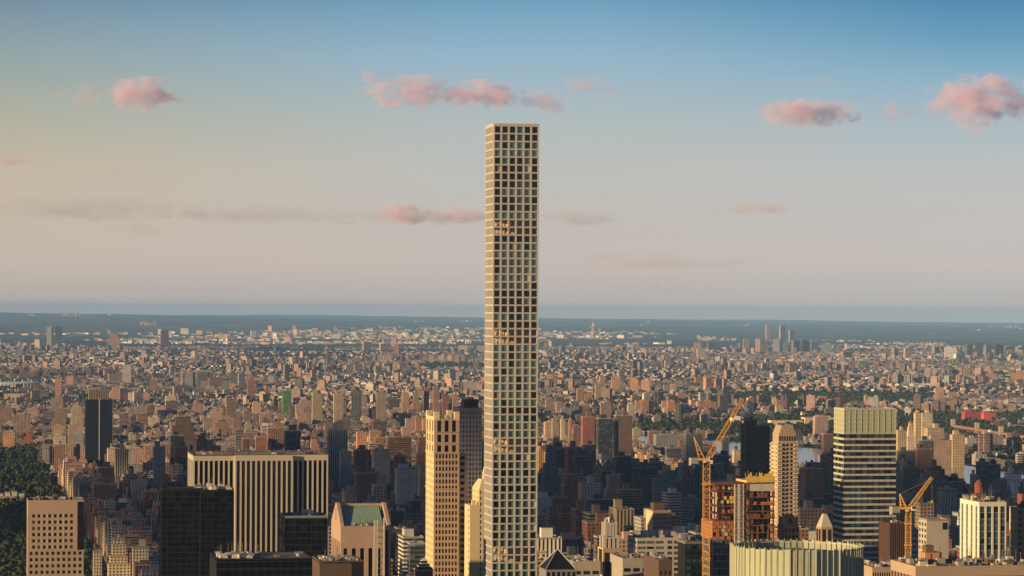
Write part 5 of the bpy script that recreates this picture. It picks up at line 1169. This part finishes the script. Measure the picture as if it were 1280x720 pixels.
def manhattan():
    streets = [2080 + 80.5 * k for k in range(0, 40)]
    aves = [165, 240, 385, 515, 645, 845, 1045, 1250, 1450, 1640, 1820]
    for v in streets:
        for a, b in zip(aves, aves[1:]):
            u0, u1 = a + 11, b - 11
            for row in (0, 1):
                u = u0
                while u < u1 - 8:
                    wdt = rnd.uniform(13, 32); wdt = min(wdt, u1 - u)
                    if wdt < 8: break
                    uc, vc = u + wdt / 2, v + (15 if row == 0 else 45); u += wdt
                    x, y = UV(uc, vc)
                    if not vis(x, y) or inpoly(uc, vc, RIV): continue
                    lim = 1620
                    if uc > lim - 20: continue
                    ave = (uc - a < 40 or b - uc < 40)
                    if vc < 2700: h = rnd.choice([rnd.uniform(30, 70), rnd.uniform(50, 110), rnd.uniform(90, 140)])
                    elif vc < 5100: h = rnd.uniform(38, 62) if ave else rnd.choice([rnd.uniform(14, 24), rnd.uniform(14, 24), rnd.uniform(25, 50)])
                    else: h = rnd.uniform(9, 27) if rnd.random() < .86 else rnd.uniform(32, 62)
                    if 2700 <= vc < 5300 and ave and rnd.random() < (.10 if uc < 640 else .2): h = rnd.uniform(80, 125)
                    if uc < 240 and vc < 5300 and ave: h = rnd.uniform(42, 60)
                    px = 640 + F * x / y; r = envelope(px); hm = EYE - (r - HY) / F * y
                    if h > hm: h = max(14, min(hm, h)) * rnd.uniform(.75, 1)
                    dd = 27
                    if occ_hit(x, y, wdt * .45): continue
                    if vc > 5100 and rnd.random() < .2: TREES.append((x, y, 0)); continue
                    tall = h > 70
                    pal = rnd.choice(MANC if not tall else ['brick', 'brown', 'tan', 'grey', 'navy', 'white', 'cream', 'teal', 'rust', 'brown'])
                    if vc > 5100: pal = rnd.choice(['brick', 'orange', 'pink', 'rust', 'tan', 'brown', 'cream', 'grey'])
                    st = .6 if pal in ('navy', 'teal') else rnd.choice([.2, .2, .2, .6, .8])
                    form = rnd.choice(['stepped', 'slab', 'slab']) if h > 38 else 'slab'
                    ALL.append(mk(x, y, wdt - (rnd.uniform(0, .4)), dd + rnd.uniform(-6, 2), h, TH, pal, st, form, tank=(h < 95 and rnd.random() < .3 and y < 5500)))
TREES = []
manhattan()
def noise2(x, y, s, k=0):
    return math.sin(x / s + 1.7 * k + 1.3 * math.sin(y / s * .8 + k)) * math.cos(y / s * 1.1 - k + math.sin(x / s * .7))
BX = ['brick', 'orange', 'pink', 'brown', 'tan', 'cream', 'cream', 'grey', 'brown', 'white', 'white', 'rust', 'navy']
def bronx():
    cell = 900
    for cj in range(5, 39):
        for ci in range(-8, 9):
            X0, Y0 = ci * cell, cj * cell
            if not (vis(X0 + cell / 2, Y0 + cell / 2, 900)): continue
            rz = rnd.uniform(-.7, .7) if cj > 9 else TH; dens = rnd.uniform(.6, .9); towers = rnd.random()
            c, s = math.cos(rz), math.sin(rz); R = cell * .72
            far = Y0 > 15500
            step = 1.0 if not far else 1.35 if Y0 < 24000 else 1.8
            v = -R
            row = 0
            while v < R:
                u = -R
                while u < R:
                    wdt = rnd.uniform(11, 26) * step
                    if rnd.random() < .06: u += 16
                    x = X0 + cell / 2 + (u + wdt / 2) * c - v * s; y = Y0 + cell / 2 + (u + wdt / 2) * s + v * c; u += wdt + rnd.choice([0, 0, 2, 6])
                    if not (X0 <= x < X0 + cell and Y0 <= y < Y0 + cell) or not vis(x, y): continue
                    uu, vv = toUV(x, y)
                    manh = vv < 10000 and uu < 1760 - max(0, (vv - 6300)) * .27 + 20
                    if manh and (vv < 5310 or (uu < 168 and vv < 6480)): continue
                    if inpoly(uu, vv, [(1600, 1400), (2040, 1400), (2030, 6150), (1850, 6850), (1580, 7500), (1370, 7500), (1570, 6600)]): continue
                    px = 640 + F * x / y
                    island = uu > 1760 and vv < 8800 and not manh
                    if island:
                        if px > 1160 and y > 7000 and rnd.random() < .35: pass
                        elif rnd.random() < .16: pass
                        else:
                            if rnd.random() < .34 and not (985 < px < 1034 and 6850 < y < 7450): TREES.append((x, y, 1))
                            continue
                    n = noise2(x, y, 900, 1) + .6 * noise2(x, y, 370, 2)
                    if y > 17000: n += (y - 17000) / 8500
                    n += .35 * noise2(x, y * .5, 1500, 9)
                    if 25000 < y and rnd.random() < .45: continue
                    if (n > .62 and not manh) or rnd.random() > dens:
                        if rnd.random() < (.65 if not far else .4): TREES.append((x, y, 1 if n > .62 else 0))
                        continue
                    if occ_hit(x, y, wdt * .4): continue
                    q = noise2(x, y, 520, 5)
                    h = rnd.uniform(7, 17) if rnd.random() < .75 else rnd.uniform(17, 27); form = 'slab'
                    if q > .75 and rnd.random() < .09: h = rnd.uniform(34, 55); form = rnd.choice(['slab', 'cross'])
                    elif rnd.random() < .006: h = rnd.uniform(30, 60)
                    big = rnd.random() < .02 and not manh
                    if manh:
                        h = rnd.uniform(7, 20) if rnd.random() < .955 else rnd.uniform(24, 50)
                        if rnd.random() < .2: TREES.append((x, y, 0)); continue
                        if q > .75 and rnd.random() < .12: h = rnd.uniform(38, 62); form = rnd.choice(['slab', 'cross'])
                        y0 = y; x += rnd.uniform(-3, 3); y += rnd.uniform(-4, 4)
                        hm = EYE - (envelope(px) - 12 - HY) / F * y
                        if h > hm and y < 5700: h = max(12, hm)
                    pal = rnd.choice(BX) if h < 30 else rnd.choice(['orange', 'pink', 'brick', 'cream', 'orange', 'grey'])
                    wx = wdt * (2.2 if big else 1); wy = (rnd.uniform(14, 24) * step) * (1.6 if big else 1)
                    if h > 30: wx = rnd.uniform(18, 34); wy = rnd.uniform(14, 22)
                    b = mk(x, y, wx - .3, wy, h if not big else 9, rz, pal, rnd.choice([.2, .2, .6]) if h > 11 else .97, form)
                    b.col = tuple(c_ * .58 + g_ * .42 for c_, g_ in zip(b.col, (.26, .235, .25)))
                    kk = rnd.choice([.45, .7, 1, 1.2, 1.45]); b.col = tuple(min(.85, c_ * kk) for c_ in b.col)
                    if big or rnd.random() < .25: b.roof = (.62, .58, .52)
                    elif rnd.random() < .5: b.roof = rnd.choice([(.07, .07, .07), (.10, .08, .07)])
                    ALL.append(b)
                row += 1; v += (26 if row % 2 else 42) * step
bronx()
# sparse pale clusters out in the far woods
FARSPOTS = [(75, 101, 393, 404), (30, 44, 398, 403), (135, 142, 397, 400), (176, 196, 407, 414), (64, 70, 389, 391), (400, 430, 418, 424), (334, 342, 417, 423), (371, 377, 417, 423), (420, 468, 418, 424), (578, 590, 404, 406), (518, 530, 402, 404), (738, 742, 407, 412), (800, 812, 405, 408), (872, 888, 419, 423), (874, 920, 419, 424), (930, 938, 407, 409), (1195, 1200, 404, 406), (1236, 1242, 402, 408), (1150, 1180, 425, 428), (770, 800, 427, 434), (740, 775, 432, 435), (1255, 1270, 404, 408)]
for a, b, t0, t1 in FARSPOTS:
    for _ in range(int((b - a) * .9) + 1):
        px = rnd.uniform(a, b); py = t1 + rnd.uniform(-1, 1.2); Y = min(60000, depth_of(py)); x = (px - 640) / F * Y
        h = rnd.uniform(5, 10) if rnd.random() < .7 else max(10, (t1 - t0) / F * Y * rnd.uniform(.4, 1))
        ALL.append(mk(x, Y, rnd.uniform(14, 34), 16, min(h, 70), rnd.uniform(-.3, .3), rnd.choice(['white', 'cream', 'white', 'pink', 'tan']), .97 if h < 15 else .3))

for _ in range(7000):
    Y = 26000 + 34000 * rnd.random() ** 1.5; x = rnd.uniform(-.178, .178) * Y
    if noise2(x, Y * .25, 2600, 7) + .5 * noise2(x, Y, 900, 4) < (.75 if Y > 40000 else .35) + (Y - 34000) / 60000: continue
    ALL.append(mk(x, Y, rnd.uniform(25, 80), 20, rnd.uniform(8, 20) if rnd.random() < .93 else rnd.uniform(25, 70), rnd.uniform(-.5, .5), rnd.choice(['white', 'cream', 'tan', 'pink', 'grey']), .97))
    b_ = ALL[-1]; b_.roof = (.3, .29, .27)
# ---- what shows largest becomes a thing of its own
def choose(limit=300):
    order = sorted(ALL, key=lambda b: b.y); heroes = sorted(HR, key=lambda r: r[3]); hi = 0
    sky_ = np.full(1280, 720.0)
    for b in order:
        while hi < len(heroes) and heroes[hi][3] < b.y:
            xl, xr, yt, _ = heroes[hi]; i0, i1 = max(0, int(xl)), min(1280, int(xr) + 1)
            if i1 > i0: sky_[i0:i1] = np.minimum(sky_[i0:i1], yt)
            hi += 1
        hw = (abs(b.wx * math.cos(b.rz)) + abs(b.wy * math.sin(b.rz))) / 2
        y = b.y - b.wy / 2; a0 = 640 + F * (b.x - hw) / y; a1 = 640 + F * (b.x + hw) / y
        i0, i1 = max(0, int(round(a0))), min(1280, int(round(a1))); 
        if i1 <= i0: continue
        top = HY + F * (EYE - b.base - b.h) / y; foot = HY + F * (EYE - b.base) / y
        seg = sky_[i0:i1]; b.area = float(np.sum(np.clip(np.minimum(seg, foot) - top, 0, None)))
        sky_[i0:i1] = np.minimum(seg, top)
    vis_ = [b for b in ALL if b.area > (12 if b.traced else 0)]
    vis_.sort(key=lambda b: -b.area)
    return vis_[:limit]
PICK = choose(298); picked = set(id(b) for b in PICK)

def put(bl, b, detail):
    base = b.base - 1.5; c, s = math.cos(b.rz), math.sin(b.rz)
    for (ox, oy, wx, wy, z0, z1) in b.tiers:
        bl.box(b.x + ox * c - oy * s, b.y + ox * s + oy * c, wx, wy, base + z0, b.base + z1, b.rz, b.col, b.style, b.roof)
def bulk_boxes(b):
    bx, by, sx_, sy_, hh = b.bulk; t = b.tiers[-1]
    return (bx * t[2], by * t[3], t[2] * sx_, t[3] * sy_, b.base + b.h, b.base + b.h + hh)

# names of neighbourhoods in the picture, for the labels
AREAS = [(0, 60, 'above the park'), (60, 108, 'on the sunny park edge'), (108, 196, 'above the lit stepped roofs'), (196, 296, 'above the black tower'), (296, 412, 'above the striped slab'), (412, 500, 'above the copper roof'), (500, 606, 'around the beige setback tower'), (606, 720, 'right of the slender tower'), (720, 800, 'above the pale setback tower'), (800, 868, 'above the white banded slab'), (868, 930, 'around the tall crane'), (930, 1043, 'above the glass crown'), (1043, 1125, 'over the banded tower'), (1125, 1200, 'right of the banded tower'), (1200, 1400, 'above the white pier tower')]
ORD = ['', 'second', 'third', 'fourth', 'fifth', 'sixth', 'seventh', 'eighth', 'ninth', 'tenth', 'eleventh', 'twelfth', 'thirteenth', 'fourteenth', 'fifteenth', 'sixteenth']
def describe(b):
    px, _ = PX(b.x, b.y, 0); area = [n for a, c, n in AREAS if a <= px < c] or ['at the edge']
    k = 'tower' if b.h > 70 else 'mid-rise' if b.h > 28 else 'low block'
    if b.h <= 12: k = 'shed'
    f = {'stepped': 'stepped ', 'cross': 'cross-plan ', 'podium': '', 'slab': ''}[b.form]
    band = 'near' if b.y < 3800 else 'mid-distance' if b.y < 6400 else 'far' if b.y < 10500 else 'most distant'
    return f"{PAL[b.pal][1]} {f}{k}", area[0] if px >= 0 else 'above the park', band
keys = {}
for b in PICK:
    d = describe(b); keys.setdefault(d, []).append(b)
LAB = {}
for (what, area, band), bs in keys.items():
    bs.sort(key=lambda b: b.x / b.y)
    for i, b in enumerate(bs):
        if len(bs) == 1: pos = ''
        elif i == 0: pos = ', leftmost such'
        elif i == len(bs) - 1: pos = ', rightmost such'
        else: pos = ', ' + (ORD[i] if i < len(ORD) else 'number %d' % (i + 1)) + ' from left'
        LAB[id(b)] = f"{band} {what} {area}{pos}"
TANKW = mat('tank_wood', (.15, .085, .05), .9, var=.2, scale=1.0)
def tank_at(mb, x, y, z, k=1.0):
    for a in range(4): mb.bar((x + 1.5 * math.cos(a * 1.57 + .7) * k, y + 1.5 * math.sin(a * 1.57 + .7) * k, z), (x + 1.5 * math.cos(a * 1.57 + .7) * k, y + 1.5 * math.sin(a * 1.57 + .7) * k, z + 3.2), .3, STEEL)
    mb.cyl(x, y, 2.1 * k, z + 3.2, z + 7.2, TANKW, 10); mb.cyl(x, y, 2.3 * k, z + 7.2, z + 8.8, TANKW, 10, .1)
GRP = {'tower': 'towers of the city blocks', 'mid': 'mid-rise blocks of the city', 'low': 'low blocks of the city'}
for b in PICK:
    k = 'tower' if b.h > 70 else 'mid' if b.h > 28 else 'low'
    nm = {'tower': 'apartment_tower', 'mid': 'apartment_building', 'low': 'low_building'}[k]
    r = thing(nm, LAB[id(b)], {'tower': 'tower', 'mid': 'apartment building', 'low': 'building'}[k], (b.x, b.y, b.base), 0, GRP[k])
    bl = Blocks(); put(bl, b, True); bl.build('wall', r, origin=(b.x, b.y, b.base))
    c, s = math.cos(b.rz), math.sin(b.rz)
    if b.h > 14:
        q = bulk_boxes(b); b2 = Blocks(); b2.box(b.x + q[0] * c - q[1] * s, b.y + q[0] * s + q[1] * c, q[2], q[3], q[4], q[5], b.rz, tuple(v * .85 for v in b.col), .97, b.roof)
        b2.build('roof_bulkhead', r, origin=(b.x, b.y, b.base))
        t = b.tiers[-1]
        if b.y < 7000:      # parapet
            pb = MB(); e = .25; w2, d2 = t[2] / 2, t[3] / 2; pm = SLABM
            for x0, x1, y0, y1 in ((-w2 - e, w2 + e, -d2 - e, -d2 + .4), (-w2 - e, w2 + e, d2 - .4, d2 + e), (-w2 - e, -w2 + .4, -d2 + .4, d2 - .4), (w2 - .4, w2 + e, -d2 + .4, d2 - .4)): pb.box(x0 + t[0], x1 + t[0], y0 + t[1], y1 + t[1], b.h - .4, b.h + .9, pm)
            o = pb.build('parapet', r); o.rotation_euler = (0, 0, b.rz)
    if b.tank:
        tb = MB(); t = b.tiers[-1]; tank_at(tb, t[0] - t[2] * .25, t[1] - t[3] * .15, b.h, 1.0); o = tb.build('water_tank', r); o.rotation_euler = (0, 0, b.rz)

rest_m = Blocks(); rest_b = Blocks(); tanks = MB()
for b in ALL:
    if id(b) in picked: continue
    near = b.y < 9800
    put(rest_m if near else rest_b, b, False)
    if near and b.h > 14:
        c, s = math.cos(b.rz), math.sin(b.rz); q = bulk_boxes(b)
        rest_m.box(b.x + q[0] * c - q[1] * s, b.y + q[0] * s + q[1] * c, q[2], q[3], q[4], q[5], b.rz, tuple(v * .85 for v in b.col), .97, b.roof)
        if b.tank: tank_at(tanks, b.x, b.y, b.base + b.h)
o = rest_m.build('city_blocks'); tag(o, 'dense shaded mass of smaller brick and stone buildings filling the middle distance', 'city blocks', kind='stuff')
o = rest_b.build('distant_city_blocks'); tag(o, 'thousands of tiny sunlit pinkish and tan low buildings spreading to the horizon', 'distant city', kind='stuff')
if tanks.f: o = tanks.build('water_tanks'); o.name = 'rooftop_water_tank'; tag(o, 'small dark wooden water tanks scattered over the middle distance roofs', 'water tanks', kind='stuff')

# ---- trees
C = []; R = []; C2 = []; R2 = []
for x, y, k in TREES:
    z = gz(x, y)
    if y < 9000:
        for _ in range(3): C.append((x + rnd.uniform(-9, 9), y + rnd.uniform(-9, 9), z + rnd.uniform(5, 10))); R.append(rnd.uniform(3.5, 6.5))
    else:
        f = 1.0 if y < 14000 else 1.5
        if y > 22000: continue
        for _ in range(3): C2.append((x + rnd.uniform(-14, 14) * f, y + rnd.uniform(-12, 12) * f, z + rnd.uniform(3, 9))); R2.append(rnd.uniform(4, 8) * f)
clumps('street_and_island_trees', C, R, LEAF, 'dark green trees along the river island and between the nearer blocks', 'trees')
clumps('far_trees', C2, R2, LEAF_FAR, 'dark green woods and street trees among the far low buildings', 'trees')
C = []; R = []
for _ in range(6000):
    v = rnd.uniform(3000, 6440); u = rnd.uniform(-60, 163); x, y = UV(u, v)
    if not vis(x, y, 20): continue
    if 4560 < y < 4760 and x < -720: continue
    if noise2(x, y, 130, 3) > .55: continue
    tk = rnd.choice([.7, .9, 1.1, 1.35])
    for _ in range(6): C.append((x + rnd.gauss(0, 3), y + rnd.gauss(0, 3), rnd.uniform(5, 17) * tk)); R.append(rnd.uniform(1.2, 3.8) * tk)
clumps('park_trees', C, R, LEAF, 'dark green canopy of the big park along the left edge', 'trees')
